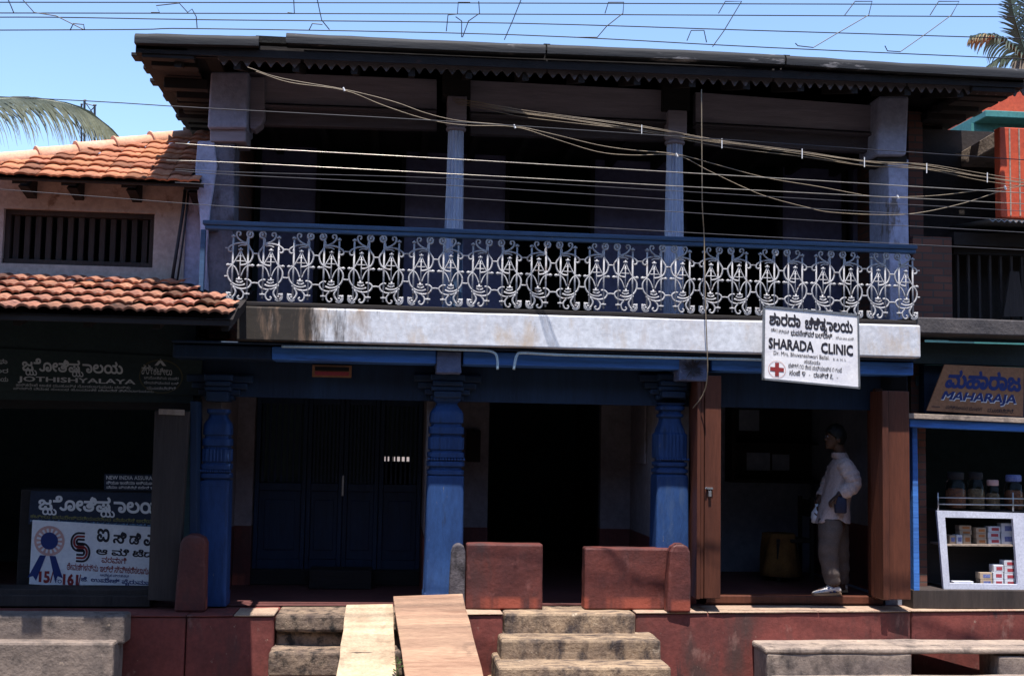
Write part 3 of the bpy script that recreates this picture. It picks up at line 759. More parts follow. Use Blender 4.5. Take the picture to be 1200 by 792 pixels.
tag(yard.build('yard_wall', M['creamwall']), 'pale yard wall glimpsed through the barred door of the left bay', 'wall')

# ---- low red walls and guard stones on the veranda edge
for (p0, p1, py, lab) in ((546, 636, 637, 'l'), (685, 786, 642, 'r')):
    yf = .16 + (.02 if lab == 'r' else 0)
    b = MB(); b.box(X(p0, 680, yf), X(p1, 680, yf), yf, yf+.18, 0, Z((p0+p1)/2, py, yf))
    rough_edges(b.build('low_wall', M['redwall'], house, bevel=.018), .006, 5, 4)
def guard(p0, p1, ptop, yf, m, label=None, zbase=0.0, hook=None):
    x0, x1 = X(p0, 690, yf), X(p1, 690, yf); z1 = Z((p0+p1)/2, ptop, yf); w = x1-x0
    zs = z1-.075
    b = MB()
    def ring(z, k, t=0): return [(x0+w*k*.5+t, yf+.02*k, z), (x1-w*k*.5+t, yf+.02*k, z), (x1-w*k*.5+t, yf+.16-.02*k, z), (x0+w*k*.5+t, yf+.16-.02*k, z)]
    b.rings([ring(zbase, 0), ring(zbase+(zs-zbase)*.5, .05, .004), ring(zs, .14, .008), ring(zs+.045, .32, .008), ring(z1, .75, .008)])
    o = b.build('guard_stone', M[m], house, bevel=.02)
    if label: o['label'] = label
    return rough_edges(o, .006, 6, 2)
guard(205, 241, 626, -.08, 'redwall', 'red guard stone with a pointed top by the left blue pillar')
guard(782, 810, 637, .02, 'redwall', 'red guard stone with a pointed top by the clinic door')
M['greystone'] = mat('grey_guard_stone', (0.12, 0.105, 0.115), (0.07, 0.06, 0.07), 6, stain=((0.035, 0.03, 0.034), 7, 0.52, 0.64, (1, 1, 0.6)), bump=0.5)
guard(526, 545, 637, .14, 'greystone', 'grey worn guard stone against the middle pillar')

# ---- clinic doorway: folded brown leaves, sill, room
def leaf(p0, p1, ytop, ybot, yf, depth, splits):
    x0, x1 = X(p0, 600, yf), X(p1, 600, yf); z0, z1 = Z((p0+p1)/2, ybot, yf), Z((p0+p1)/2, ytop, yf)
    d = None; e = [0]+splits+[1]
    for k in range(len(e)-1):
        b = MB(); b.box(x0+(x1-x0)*e[k]+.002, x0+(x1-x0)*e[k+1]-.002, yf+(0 if k % 2 == 0 else .012), yf+depth, z0+.004*k, z1)
        d = b.build('folding_door_leaf', M['brown'], house, bevel=.006)
    return x0, x1, z0, z1
lx0, lx1, lz0, lz1 = leaf(816.5, 845, 440, 702, .06, .34, [.16, .32])
leaf(1034.5, 1067.5, 458, 703, .10, .30, [.24])
b = MB(); b.box(X(1026, 600, .42), X(1035, 600, .42), .41, .62, 0.08, Z(1030, 455, .42)); b.build('door_frame', M['brown'], house, bevel=.006)
b = MB(); xk, zk = X(829, 572, .05), Z(829, 572, .05)
b.box(xk-.012, xk+.05, .035, .058, zk-.008, zk+.008); b.tube([(xk-.012, .047, zk), (xk-.02, .03, zk), (xk-.012, .03, zk+.01)], .007, 6); b.box(xk+.008, xk+.034, .03, .056, zk-.075, zk-.025); b.tube([(xk+.012, .043, zk-.026), (xk+.012, .043, zk-.004), (xk+.03, .043, zk-.004), (xk+.03, .043, zk-.026)], .004, 5)
b.build('door_bolt', M['metal'], house, bevel=.003)
zsi = Z(940, 697.5, .55)
b = MB(); b.box(lx1-.02, X(1034, 700, .55), .52, .66, .02, zsi); b.build('door_sill', M['brown'], house, bevel=.008)
b = MB(); b.box(lx1-.02, X(1034, 700, .55), .56, 3.2, -.002, zsi-.012); b.build('clinic_floor', M['redfloor'], house)
M['clinicwall'] = mat('clinic_wall', (0.23, 0.26, 0.34), (0.19, 0.215, 0.28), 1.2, bump=0.1, stain=((0.16, 0.17, 0.22), 2, 0.6, 0.8, (1, 1, 1)))
xr0, xr1 = x3r+.001, X(1031, 600, .7)+.01
YR = 2.75
b = MB(); b.box(xr1, xr1+.25, .60, YR+.1, 0, ZC); b.build('clinic_side_wall', M['clinicwall'], house)
b = MB(); b.box(xr1-.004, xr1-.001, .64, YR, zsi, .75); b.build('wall_base', M['redwall'], house)
b = MB(); b.box(xr0-.1, xr1+.25, YR+.001, YR+.12, 0, ZC); b.build('clinic_back_wall', M['clinicwall'], house)
b = MB(); b.box(lx0, xr1+.2, .50, .62, Z(940, 462, .5), zb0+.02); b.build('clinic_lintel', M['darkwood'], house)
# dark wall cupboard with papers
b = MB(); cx0, cx1, cz0, cz1 = X(858, 520, YR-.3), X(975, 520, YR-.3), Z(915, 566, YR-.3), Z(915, 474, YR-.3)
b.box(cx0, cx1, YR-.3, YR, cz0, cz0+.04); b.box(cx0, cx1, YR-.3, YR, cz1-.04, cz1); b.box(cx0, cx0+.04, YR-.3, YR, cz0+.041, cz1-.041); b.box(cx1-.04, cx1, YR-.3, YR, cz0+.041, cz1-.041)
b.box(cx0+.041, cx1-.041, YR-.05, YR-.001, cz0+.041, cz1-.041); b.box(cx0+.041, cx1-.041, YR-.28, YR-.051, (cz0+cz1)/2-.01, (cz0+cz1)/2+.01)
cup = tag(b.build('wall_cupboard', M['darkwood'], None, bevel=.005), 'dark wall cupboard with pinned papers at the back of the clinic', 'cupboard')
for p in ((866, 480, 26, 26), (875, 530, 30, 22), (905, 532, 22, 20)):
    b = MB(); x_, z_ = X(p[0], p[1], YR-.06), Z(p[0], p[1], YR-.06)
    b.box(x_, x_+p[2]/106, YR-.062, YR-.055, z_-p[3]/106, z_); b.build('paper', M['clinicwall'], cup)
# chair with an ochre cloth, dark chair
def chair(name, label, x, y, w, h, hs, m):
    t = thing(name, label, 'chair', (x, y, zsi-.012)); z0 = zsi-.012; d = .42
    b = MB(); b.box(x-w/2, x+w/2, y-d/2, y+d/2, z0+hs-.04, z0+hs); b.build('seat', M[m], t, bevel=.008)
    for sx in (-1, 1):
        for sy in (-1, 1):
            b = MB(); top = z0+h if sx > 0 else z0+hs-.041
            b.box(x+sx*(w/2-.02)-.02, x+sx*(w/2-.02)+.02, y+sy*(d/2-.02)-.02, y+sy*(d/2-.02)+.02, z0, z0+hs-.042); b.build('leg', M[m], t, bevel=.004)
    b = MB()
    for sy in (-1, 1): b.box(x+w/2-.04, x+w/2, y+sy*(d/2-.02)-.02, y+sy*(d/2-.02)+.02, z0+hs+.001, z0+h)
    b.box(x+w/2-.03, x+w/2-.01, y-d/2+.041, y+d/2-.041, z0+h-.22, z0+h-.03)
    b.build('backrest', M[m], t, bevel=.004)
    return t
chx = X(925, 660, 2.0)
chair('chair', 'dark wooden chair under an ochre cloth inside the clinic', chx, 2.0, .42, .92, .46, 'darkwood')
chair('chair', 'tall dark chair against the right wall of the clinic', X(1004, 650, 1.9), 1.9, .38, 1.02, .48, 'darkwood')
b = MB(); rs = []
for i in range(9):
    f = i/8; z_ = zsi + .50 - .46*f; wv = .17 + .05*f
    rs.append([(chx-.12+math.cos(a)*wv*(1+.12*math.sin(5*a+f*3)), 2.0-.02+math.sin(a)*(.2+.06*f)*(1+.1*math.sin(7*a)), z_) for a in [2*PI*k/28 for k in range(28)]])
b.rings(rs); tag(b.build('draped_cloth', M['clothor'], None, smooth=True), 'ochre cloth draped over the chair seat behind the man', 'cloth')

# ---- upper floor
ZF = SLB1+.012
ZT = 4.95
YU = 2.0
xU0, xU1 = -1.5, 5.0
seg = [(xU0, X(370, 230, YU)), (X(475, 230, YU), X(592, 230, YU)), (X(697, 230, YU), X(800, 230, YU)), (X(917, 230, YU), X(986, 230, YU)), (X(1020, 230, YU), xU1+.2)]
for s0, s1 in seg:
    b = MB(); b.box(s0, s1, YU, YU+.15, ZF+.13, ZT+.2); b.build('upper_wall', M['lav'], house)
    b = MB(); b.box(s0+.001, s1-.001, YU-.006, YU+.1, ZF, ZF+.129); b.build('upper_wall_base', M['dark'], house)
zdt = Z(640, 165, YU)
for (a, c) in zip(seg[:-1], seg[1:]):
    b = MB(); b.box(a[1]+.002, c[0]-.002, YU+.01, YU+.14, zdt, ZT+.2); b.build('upper_lintel', M['darkwood'], house)
    b = MB(); b.box(a[1]+.002, a[1]+.05, YU-.02, YU+.13, ZF, zdt-.002); b.box(c[0]-.05, c[0]-.002, YU-.02, YU+.13, ZF, zdt-.002); b.build('door_frame', M['darkwood'], house, bevel=.004)
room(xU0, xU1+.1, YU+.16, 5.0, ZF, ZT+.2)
b = MB(); b.box(xU0-.1, xU1+.3, YU+.16, 5.0, ZF-.1, ZF-.002); b.build('upper_floor', M['darkwood'], house)
# side walls of the upper floor
b = MB(); b.box(-1.78, -1.60, .62, 5.0, 2.5, ZT+.1); b.build('side_wall', M['bricks'], house)
b = MB(); b.box(xU1+.25, xU1+.4, .62, 5.0, 0.0, ZT+.1); b.build('side_wall', M['bricks'], house)
# upper piers
def ppts(pairs, Y): return [at(px, py, Y) for px, py in pairs]
YQ = .28
b = MB(); b.prism(ppts([(231, 165), (229, 200), (234, 262), (238, 372), (246, 372), (243, 300), (247, 240), (254, 195), (251, 165)], YQ-.02), (0, .34, 0))
rough_edges(b.build('corner_pier', M['pier'], house, bevel=.01), .015, 3, 3)
M['barepier'] = mat('bare_lime_pier', (0.20, 0.19, 0.25), (0.11, 0.10, 0.13), 3, stain=((0.05, 0.04, 0.045), 4, 0.52, 0.64, (1, 1, 0.5)), bump=0.5)
b = MB(); b.prism(ppts([(243, 164), (240, 262), (240, 372), (272, 372), (273, 300), (275, 200), (276, 164)], YQ+.01), (0, .34, 0))
rough_edges(b.build('corner_pier', M['barepier'], house, bevel=.01), .015, 3, 3)
b = MB(); b.prism(ppts([(247, 84), (243, 150), (289, 150), (292, 84)], YQ-.10), (0, .5, 0)); b.build('pier_bracket', M['white'], house, bevel=.02)
b = MB(); b.prism(ppts([(246, 151), (246, 166), (288, 166), (288, 151)], YQ-.04), (0, .4, 0)); b.build('pier_ledge', M['beam'], house, bevel=.01)
b = MB(); b.prism(ppts([(292.5, 90), (292.5, 150), (298, 152), (306, 146), (310, 138), (310, 90)], YQ+.05), (0, .2, 0)); b.build('bracket_scroll', M['beam'], house, bevel=.01)
b = MB(); b.prism(ppts([(1041, 187), (1043, 395), (1066, 395), (1064.5, 187)], YQ), (0, .50, 0)); rough_edges(b.build('corner_pier', M['pier'], house, bevel=.01), .008, 3, 3)
b = MB(); b.prism(ppts([(1030, 112), (1028, 182), (1063, 182), (1066, 112)], YQ-.10), (0, .5, 0)); b.build('pier_bracket', M['white'], house, bevel=.03)
b = MB(); b.prism(ppts([(1028, 183), (1028, 190), (1063, 190), (1063, 183)], YQ-.03), (0, .36, 0)); b.build('pier_ledge', M['darkwood'], house, bevel=.006)
b = MB(); b.prism(ppts([(1000, 158), (998, 164), (1004, 172), (1013, 175), (1027, 174), (1027, 140)], YQ+.15), (0, .2, 0)); b.build('bracket_scroll', M['moulding'], house, bevel=.01)
# fluted columns
def column(p0, p1, pc_top, ytop):
    Yc = .30
    xb0, xb1 = X(p0, 270, Yc), X(p1, 270, Yc); cx = (xb0+xb1)/2; r = (xb1-xb0)/2
    pc = (p0+p1)/2
    def z(py): return Z(pc, py, Yc)
    zt = z(ytop)
    b = MB(); prof = [(ZF, r*1.25), (ZF+.06, r*1.25), (ZF+.065, r*1.05)] if False else []
    prof = [(ZF, r*1.08), (z(300), r*1.04), (z(270), r), (z(220), r*.93), (zt, r*.84)]
    b.lathe(cx, Yc+r, prof, 160, 2, flute=.20, nfl=14)
    c = b.build('column', M['column'], house, auto=60)
    b = MB(); b.lathe(cx, Yc+r, [(zt, r*.86), (zt+.012, r*1.05), (zt+.03, r*1.08), (zt+.04, r*.9), (zt+.06, r*1.0), (zt+.075, r*1.15), (zt+.085, r*1.15)], 32)
    b.build('capital_ring', M['beam'], c, auto=40)
    zb = zt+.088
    b = MB(); b.box(cx-r*1.02, cx+r*1.02, Yc-.03, Yc+2*r+.03, zb, zb+.24); b.build('capital_block', M['beam'], c, bevel=.012)
    b = MB(); b.box(cx-r*1.55, cx+r*1.35, Yc-.02, Yc+2*r+.1, zb+.242, zb+.62); b.build('bracket_block', M['darkwood'], c, bevel=.01)
    return cx, r, zb
c1 = column(521, 543.5, 534, 152); c2 = column(781.5, 803.5, 793, 168)
# pale beam between the brackets, moulding below it
YW = .38
for (xa_, xb_, pa, pb, qa, qb) in ((292, 512, 84, 93, 120, 128), (551, 782, 94, 106, 131, 141), (815, 1030, 108, 124, 143, 155)):
    b = MB(); b.prism(ppts([(xa_, pa), (xa_, qa), (xb_, qb), (xb_, pb)], YW), (0, .12, 0)); b.build('wall_plate', M['beam'], house, bevel=.006)
    b = MB(); b.prism(ppts([(xa_, qa+1), (xa_, qa+4), (xb_, qb+4), (xb_, qb+1)], YW-.04), (0, .15, 0)); b.build('wall_plate_moulding', M['moulding'], house, bevel=.01)
    b = MB(); b.prism(ppts([(xa_, qa+5), (xa_, qa+26), (xb_, qb+24), (xb_, qb+5)], YW+.06), (0, .10, 0)); b.build('inner_plate', M['moulding'], house, bevel=.01)
# ceiling of the veranda upstairs
b = MB(); b.box(-1.6, 5.2, YW+.2, YU, Z(640, 160, .6)+.12, Z(640, 160, .6)+.16); b.build('veranda_ceiling', M['darkwood'], house)
b = MB()
for k in range(13):
    xx = -1.3+k*.52; b.box(xx-.035, xx+.035, YW+.2, YU-.01, Z(640, 160, .6)+.03, Z(640, 160, .6)+.119)
b.build('ceiling_joists', M['darkwood'], house)

b = MB(); b.prism(ppts([(214, 215), (200, 345), (240, 345), (240, 215)], .62), (0, .12, 0)); rough_edges(b.build('return_wall', M['pier'], house), .01, 3, 3)
# ---- roof
YE = -.58
xE0 = X(158, 45, YE); xE1 = X(1203, 90, YE)
def ze(x): return 4.985 + (x-xE0)/(xE1-xE0)*.075       # eave line
roof = None
b = MB(); sl = .25
A, B_, C_, D_ = Vector((xE0, YE+.05, ze(xE0))), Vector((xE1, YE+.05, ze(xE1))), Vector((xE1, 5.2, ze(xE1))), Vector((xE0, 5.2, ze(xE0)))
hR = 2.9*sl; R1, R2 = Vector((xE0+2.9, 2.27, ze(0)+hR)), Vector((xE1-2.9, 2.27, ze(3)+hR))
dn = Vector((0, 0, -.07))
for f in ((A, B_, R2, R1), (B_, C_, R2), (C_, D_, R1, R2), (D_, A, R1)):
    b.quadface(list(f)); b.quadface([p+dn for p in f][::-1])
for p, q in ((A, B_), (B_, C_), (C_, D_), (D_, A)): b.quadface([p, p+dn, q+dn, q])
roof = b.build('roof', M['tiledk'], house)
for k in range(16):
    xx = xE0+.35+k*.52
    if xx > xE1-.2: break
    b = MB(); b.hexa([(xx-.03, YE+.14, ze(xx)-.075), (xx-.03, YE+.14, ze(xx)-.16), (xx+.03, YE+.14, ze(xx)-.16), (xx+.03, YE+.14, ze(xx)-.075)],
           [(xx-.03, YW-.02, ze(xx)-.075+.22), (xx-.03, YW-.02, ze(xx)-.16+.22), (xx+.03, YW-.02, ze(xx)-.16+.22), (xx+.03, YW-.02, ze(xx)-.075+.22)])
    b.build('rafter', M['darkwood'], roof)
# gutter pieces along the front edge
tops = [(157, 35.5), (303, 39), (334, 35.5), (600, 47.5), (641, 48.5), (800, 55), (920, 61.5), (1050, 70), (1203, 78)]
def topz(px):
    for (a, za), (c, zc) in zip(tops[:-1], tops[1:]):
        if a <= px <= c: return za + (zc-za)*(px-a)/(c-a)
    return tops[-1][1]
gut = [(157, 303), (335, 640), (642, 921), (923, 1205)]
for k, (g0, g1) in enumerate(gut):
    b = MB(); r = .052; rs = []
    n = 12
    for i in range(n+1):
        px = g0 + (g1-g0)*i/n; p = at(px, topz(px), YE-.05)
        j = random.uniform(-.003, .003)
        ring = [(p.x, YE + .05 - math.cos(a)*.075, p.z - .052 + math.sin(a)*.052 + j) for a in [PI*q/8 for q in range(9)]]
        ring += [(p.x, YE+.125, p.z-.105), (p.x, YE-.022, p.z-.105)]
        rs.append(ring)
    b.rings(rs); b.build('eave_capping', M['gutter'], roof, auto=60)
    if k < 3:
        b = MB(); p = at(g1+1, topz(g1)+3, YE); q = at(gut[k+1][0]-1, topz(g1)+3, YE)
        b.box(p.x-.03, q.x+.03, YE+.0, YE+.1, p.z-.06, p.z+.0); b.build('exposed_tile', M['tileold'], roof)
# dark backing board, then the saw-toothed valance
b = MB(); f = [at(px, topz(px)+11, YE+.16) for px in (165, 600, 900, 1200)]; g = [at(px, {165: 66, 600: 75, 900: 88, 1200: 100}[px], YE+.16) for px in (165, 600, 900, 1200)]
for i in range(3): b.hexa([f[i], g[i], g[i+1], f[i+1]], [p+Vector((0, .03, 0)) for p in (f[i], g[i], g[i+1], f[i+1])])
b.build('fascia_board', M['darkwood'], roof)
YV = YE+.13
def vt(px): return (364, 80), (592, 90), (1050, 107.5), (1203, 112.5)
def vtip(px):
    t = ((200, 74), (364, 80.5), (592, 90), (1050, 107.5), (1210, 113))
    for (a, za), (c, zc) in zip(t[:-1], t[1:]):
        if a <= px <= c: return za + (zc-za)*(px-a)/(c-a)
    return 113
bounds = [(255, 352), (356, 640), (642, 905), (908, 1062), (1064, 1206)]
for k, (v0, v1) in enumerate(bounds):
    n = max(3, int(round((v1-v0)/(13.4-(v0-255)*.0028)))); b = MB()
    for i in range(n):
        pa = v0+(v1-v0)*i/n; pb = v0+(v1-v0)*(i+1)/n; pm = (pa+pb)/2
        h = 21.5 - (.0 if k else 3)
        tip = random.uniform(-1.0, .6)
        f = ppts([(pa, vtip(pa)-h), (pa, vtip(pa)-7), (pa+(pm-pa)*.25, vtip(pa)-6.2), (pm-.6, vtip(pm)+tip), (pm+.6, vtip(pm)+tip), (pb-(pb-pm)*.25, vtip(pb)-6.2), (pb, vtip(pb)-7), (pb, vtip(pb)-h)], YV+random.uniform(-.004, .004)*(k % 2))
        b.prism(f, (0, .018, 0))
    b.build('valance_board', M['valance'], roof)
# tile ends down the left and right side eaves: ragged overlapping courses seen from below
def side_tiles(xe, s, y0, y1):
    b = MB(); y = y0; k = 0
    while y < y1:
        w = random.uniform(.17, .22)
        zz = ze(xe) + random.uniform(-.015, .015)
        b.box(xe-s*random.uniform(-.02, .10)*1.0, xe+s*.45, y, y+w-.012, zz-.035, zz+.0)
        if random.random() < .8:
            d = random.uniform(.04, .16); b.box(xe+s*d, xe+s*.5, y+random.uniform(0, .05), y+w*random.uniform(.5, .95), zz-.09-random.uniform(0, .05), zz-.037)
        y += w
    b.build('eave_tiles', M['tiledk'], roof, bevel=.006)
side_tiles(xE0, 1, YE+.05, 4.6); side_tiles(xE1, -1, YE+.05, 4.6)
b = MB(); b.box(X(240, 66, -.3), X(256, 66, -.3), -.32, .1, Z(248, 69, -.3), Z(248, 62, -.3)); b.build('rafter_end', M['tileold'], roof)
for (pa, pb, ya) in ((205, 238, 2.0), (210, 240, 1.3)):
    b = MB(); b.tube([at(pa, 118, ya), at(pb, 118, ya-.4)], .035, 6); b.build('side_rafter', M['darkwood'], roof)

# ---- balcony railing
rail = MB(); YR_ = -.07
zr0, zr1 = Z(660, 282, YR_), Z(660, 273, YR_)
xR0, xR1 = X(238, 258, YR_), X(1074, 290, YR_)
rail.box(xR0, xR1, YR_-.03, YR_+.05, zr0+.03, zr1); rail.box(xR0+.02, xR1-.01, YR_-.018, YR_+.038, zr0-.012, zr0+.028)
railing = rail.build('railing', M['bluerail'], house, bevel=.01)
b = MB(); b.box(xR0, xR0+.09, YR_+.052, .6, zr0+.03, zr1); b.build('return_rail', M['bluerail'], railing, bevel=.01)
b = MB(); b.box(xR0-.015, xR0+.03, YR_-.02, YR_+.03, Z(236, 342, YR_), zr0-.014); b.build('post', M['bluerail'], railing, bevel=.008)
for px in (536,):
    xx = X(px, 310, YR_+.1); b = MB(); b.box(xx-.045, xx+.045, YR_+.06, YR_+.13, ZF, zr0+.03); b.build('post', M['bluerail'], railing, bevel=.012)
zm0, zm1 = ZF+.01, zr0-.012
def motif_strokes():
    S = []
    S.append(([(-62, 160), (-62, 690)], 8)); S.append(([(62, 160), (62, 690)], 8))
    # upper crossing curves
    S.append(([(70, 135), (78, 120), (95, 128), (92, 155), (70, 165), (52, 150), (50, 125), (68, 108), (92, 112)], 9))
    S.append(([(60, 165), (52, 200), (70, 245), (98, 290), (100, 330), (84, 372), (50, 398), (0, 408)], 8))
    S.append(([(62, 232), (20, 215), (-30, 218), (-72, 235), (-98, 258), (-96, 285), (-75, 290), (-62, 275), (-72, 262)], 8))
    S.append(([(52, 215), (10, 200), (-25, 172), (-38, 140), (-28, 118), (-8, 122), (-6, 142), (-18, 148)], 8))
    S.append(([(45, 235), (5, 232), (-22, 245)], 6))
    S.append(([(-100, 408), (-60, 396), (-38, 360), (-18, 320), (-4, 285)], 6)); S.append(([(100, 408), (60, 396), (38, 360), (18, 320), (4, 285)], 6))
    S.append(([(-36, 372), (36, 372)], 5)); S.append(([(-20, 330), (20, 330)], 5)); S.append(([(0, 285), (0, 520)], 5))
    S.append(([(-100, 408), (-55, 415), (-28, 450), (-8, 505)], 6)); S.append(([(100, 408), (55, 415), (28, 450), (8, 505)], 6))
    # lower crossing curves
    S.append(([(-60, 405), (-92, 440), (-100, 490), (-82, 540), (-40, 575), (10, 582), (45, 570)], 8))
    S.append(([(40, 530), (62, 528), (88, 545), (92, 570), (70, 600), (20, 612), (-30, 600), (-72, 570)], 8))
    S.append(([(-50, 590), (-30, 640), (-48, 680), (-75, 695), (-95, 675), (-88, 650), (-70, 655)], 9)); S.append(([(-100, 640), (-100, 690), (-70, 708), (-45, 695)], 8))
    S.append(([(0, 605), (30, 640), (34, 675), (18, 700), (-4, 700), (-12, 682), (0, 672)], 8))
    # finials and crosses
    for (cx, cy, w) in ((0, 272, 26), (-5, 530, 34), (62, 655, 30), (-62, 158, 24), (-100, 408, 20), (100, 408, 20)):
        S.append(([(cx-w*.72, cy), (cx+w*.72, cy)], 8)); S.append(([(cx, cy-w*.65), (cx, cy+w*.65)], 8))
    S.append(([(-30, 545), (-12, 556), (12, 556), (28, 545)], 8))
    # links to the neighbours
    S.append(([(98, 305), (128, 303)], 7)); S.append(([(90, 560), (127, 556)], 7)); S.append(([(-98, 262), (-127, 260)], 6)); S.append(([(-98, 505), (-127, 506)], 7))
    return S
def motif_mesh(flip):
    b = MB(); k = (zm1-zm0)/600.0
    for pts, r in motif_strokes():
        P = [Vector(((-1 if flip else 1)*u*.00110, 0, zm1 - (v-108)*k)) for u, v in pts]
        if len(P) > 2: P = catmull(P, 4)
        b.tube(P, r*.00112, 5)
    for (cx, cy) in ((0, 272), (-5, 530), (62, 655), (-100, 408), (100, 408), (72, 140), (-72, 672)):
        P = Vector(((-1 if flip else 1)*cx*.00110, 0, zm1-(cy-108)*k))
        b.lathe(P.x, P.y, [(P.z-.013, .003), (P.z-.007, .012), (P.z, .015), (P.z+.007, .012), (P.z+.013, .003)], 8)
    return b
xm0, xm1 = X(281.5, 310, YR_), X(1061.5, 335, YR_)
NM = 24; protos = []
off = wloc(railing)
for k in range(NM):
    x = xm0 + (xm1-xm0)*k/(NM-1)
    if k < 2:
        o = motif_mesh(k % 2 == 1).build('railing_panel', M['iron'], None, smooth=True); protos.append(o)
    else:
        o = protos[k % 2].copy(); COL.objects.link(o)
    o.parent = railing
    o.location = Vector((x, YR_, 0)) - off
    o.scale = (1, 1, 1)

# ---- conduits and the loose cord
b = MB()
b.tube(catmull([at(*p, -.03) for p in ((602, 433), (604, 422), (606, 416), (612, 413.5), (650, 415.5), (700, 417), (800, 419.5), (895, 421.5), (1000, 427))], 4), .013, 8)
b.build('conduit', M['pipe'], house, smooth=True)
b = MB()
b.tube(catmull([at(*p, -.03) for p in ((583, 433), (583, 422), (580, 414), (570, 411), (545, 410), (470, 408), (330, 406))], 4), .012, 8); b.build('conduit', M['pipe'], house, smooth=True)

# ------------------------------------------------------------------ clay tile roofs
def tint_mat(m):
    nt = m.node_tree; P = nt.nodes['Principled BSDF']; l = P.inputs['Base Color'].links[0]; src = l.from_socket
    a = nt.nodes.new('ShaderNodeAttribute'); a.attribute_name = 'tint'
    x = nt.nodes.new('ShaderNodeMix'); x.data_type = 'RGBA'; x.blend_type = 'MULTIPLY'; x.inputs[0].default_value = 1.0
    nt.links.new(src, x.inputs[6]); nt.links.new(a.outputs['Color'], x.inputs[7]); nt.links.new(x.outputs[2], P.inputs['Base Color'])
tint_mat(M['tile']); tint_mat(M['tileold'])
def tile_roof(name, m, parent, org, ux, vx, nrm, tw, course, rows, u_range, arch=.020, lift=.03, dk=.5):
    """courses of arched tiles; org at the eave, ux along it, vx up the slope; u_range(row) -> (u0,u1)"""
    bm = bmesh.new(); lay = bm.loops.layers.float_color.new('tint')
    ns = 12
    for r in range(rows):
        u0, u1 = u_range(r)
        k0, k1 = math.floor(u0/tw), math.ceil(u1/tw)
        for k in range(k0, k1):
            ua, ub = max(u0, k*tw), min(u1, (k+1)*tw)
            if ub-ua < tw*.35: continue
            j = random.uniform(-.007, .009); jv = random.uniform(-.016, .012) - (.05 if random.random() < .03 else 0)
            br = random.choice((1, 1, 1, .92, .85, 1.06, .75)) * random.uniform(.9, 1.05)
            if random.random() < .06: br *= dk
            col = (br, br*random.uniform(.93, 1.0), br*random.uniform(.88, 1.0), 1)
            va, vb = r*course - .02 + jv, (r+1)*course + .03
            lo, hi, bot = [], [], []
            for q in range(ns+1):
                u = ua + (ub-ua)*q/ns
                ph = (u-k*tw)/tw
                h = arch*(abs(math.sin(PI*ph/.66))**.75 if ph < .66 else .45*abs(math.sin(PI*(ph-.66)/.34))**.8)
                lo.append(org + ux*u + vx*va + nrm*(h+lift+j)); bot.append(org + ux*u + vx*(va+.004) + nrm*(h*.9+lift+j-.018))
                hi.append(org + ux*u + vx*vb + nrm*(h*.85+j*.3))
            L = [[bm.verts.new(p) for p in row] for row in (bot, lo, hi)]
            for a, c in ((0, 1), (1, 2)):
                for q in range(ns):
                    f = bm.faces.new((L[a][q], L[a][q+1], L[c][q+1], L[c][q])); f.smooth = (a == 1)
                    for lp in f.loops: lp[lay] = col
    off = wloc(parent) if parent else Vector((0, 0, 0))
    bmesh.ops.translate(bm, verts=bm.verts, vec=-off)
    me = bpy.data.meshes.new(name); bm.to_mesh(me); bm.free(); me.materials.append(m)
    o = bpy.data.objects.new(name, me); COL.objects.link(o)
    if parent: o.parent = parent
    return o

# ================================================================== THE SHOP HOUSE ON THE LEFT
lh = thing('tiled_shop', 'low shop house with two clay tiled roofs and a long barred window', 'house', (-3.5, 2.0, 0))
YU1 = .6
wxr = X(218, 250, YU1)
wz0, wz1 = Z(100, 340, YU1)-.1, Z(100, 200, YU1)
ox0, ox1 = X(3, 280, YU1), X(180, 280, YU1); oz0, oz1 = Z(90, 311, YU1), Z(90, 247, YU1)
for (a, c, d, e) in ((-6.5, ox0, wz0, wz1), (ox1, wxr, wz0, wz1), (ox0, ox1, wz0, oz0), (ox0, ox1, oz1, wz1)):
    b = MB(); b.box(a, c, YU1, YU1+.25, d, e); b.build('wall', M['creamwall'], lh)
b = MB(); b.box(ox0-.2, ox0-.1, YU1+.26, YU1+1.25, oz0-.2, oz1+.2); b.box(ox1+.1, ox1+.2, YU1+.26, YU1+1.25, oz0-.2, oz1+.2); b.box(ox0-.1, ox1+.1, YU1+1.2, YU1+1.25, oz0-.2, oz1+.2); b.box(ox0-.1, ox1+.1, YU1+.26, YU1+1.25, oz1+.201, oz1+.22); b.box(ox0-.1, ox1+.1, YU1+.26, YU1+1.25, oz0-.22, oz0-.201)
b.build('room', M['dark'], lh)
win = MB(); fw = .05
win.box(ox0, ox1, YU1+.05, YU1+.15, oz1-fw, oz1-.001); win.box(ox0, ox1, YU1+.03, YU1+.15, oz0+.001, oz0+fw)
win.box(ox0+.001, ox0+fw, YU1+.05, YU1+.15, oz0+fw+.001, oz1-fw-.001); win.box(ox1-fw, ox1-.001, YU1+.05, YU1+.15, oz0+fw+.001, oz1-fw-.001)
wf = win.build('window', M['postwood'], lh, bevel=.004)
for k in range(13):
    xx = ox0+fw + (ox1-ox0-2*fw)*(k+.5)/13
    b = MB(); b.box(xx-.026, xx+.026, YU1+.08, YU1+.11, oz0+fw+.002, oz1-fw-.002); b.build('bar', M['postwood'], wf, bevel=.004)
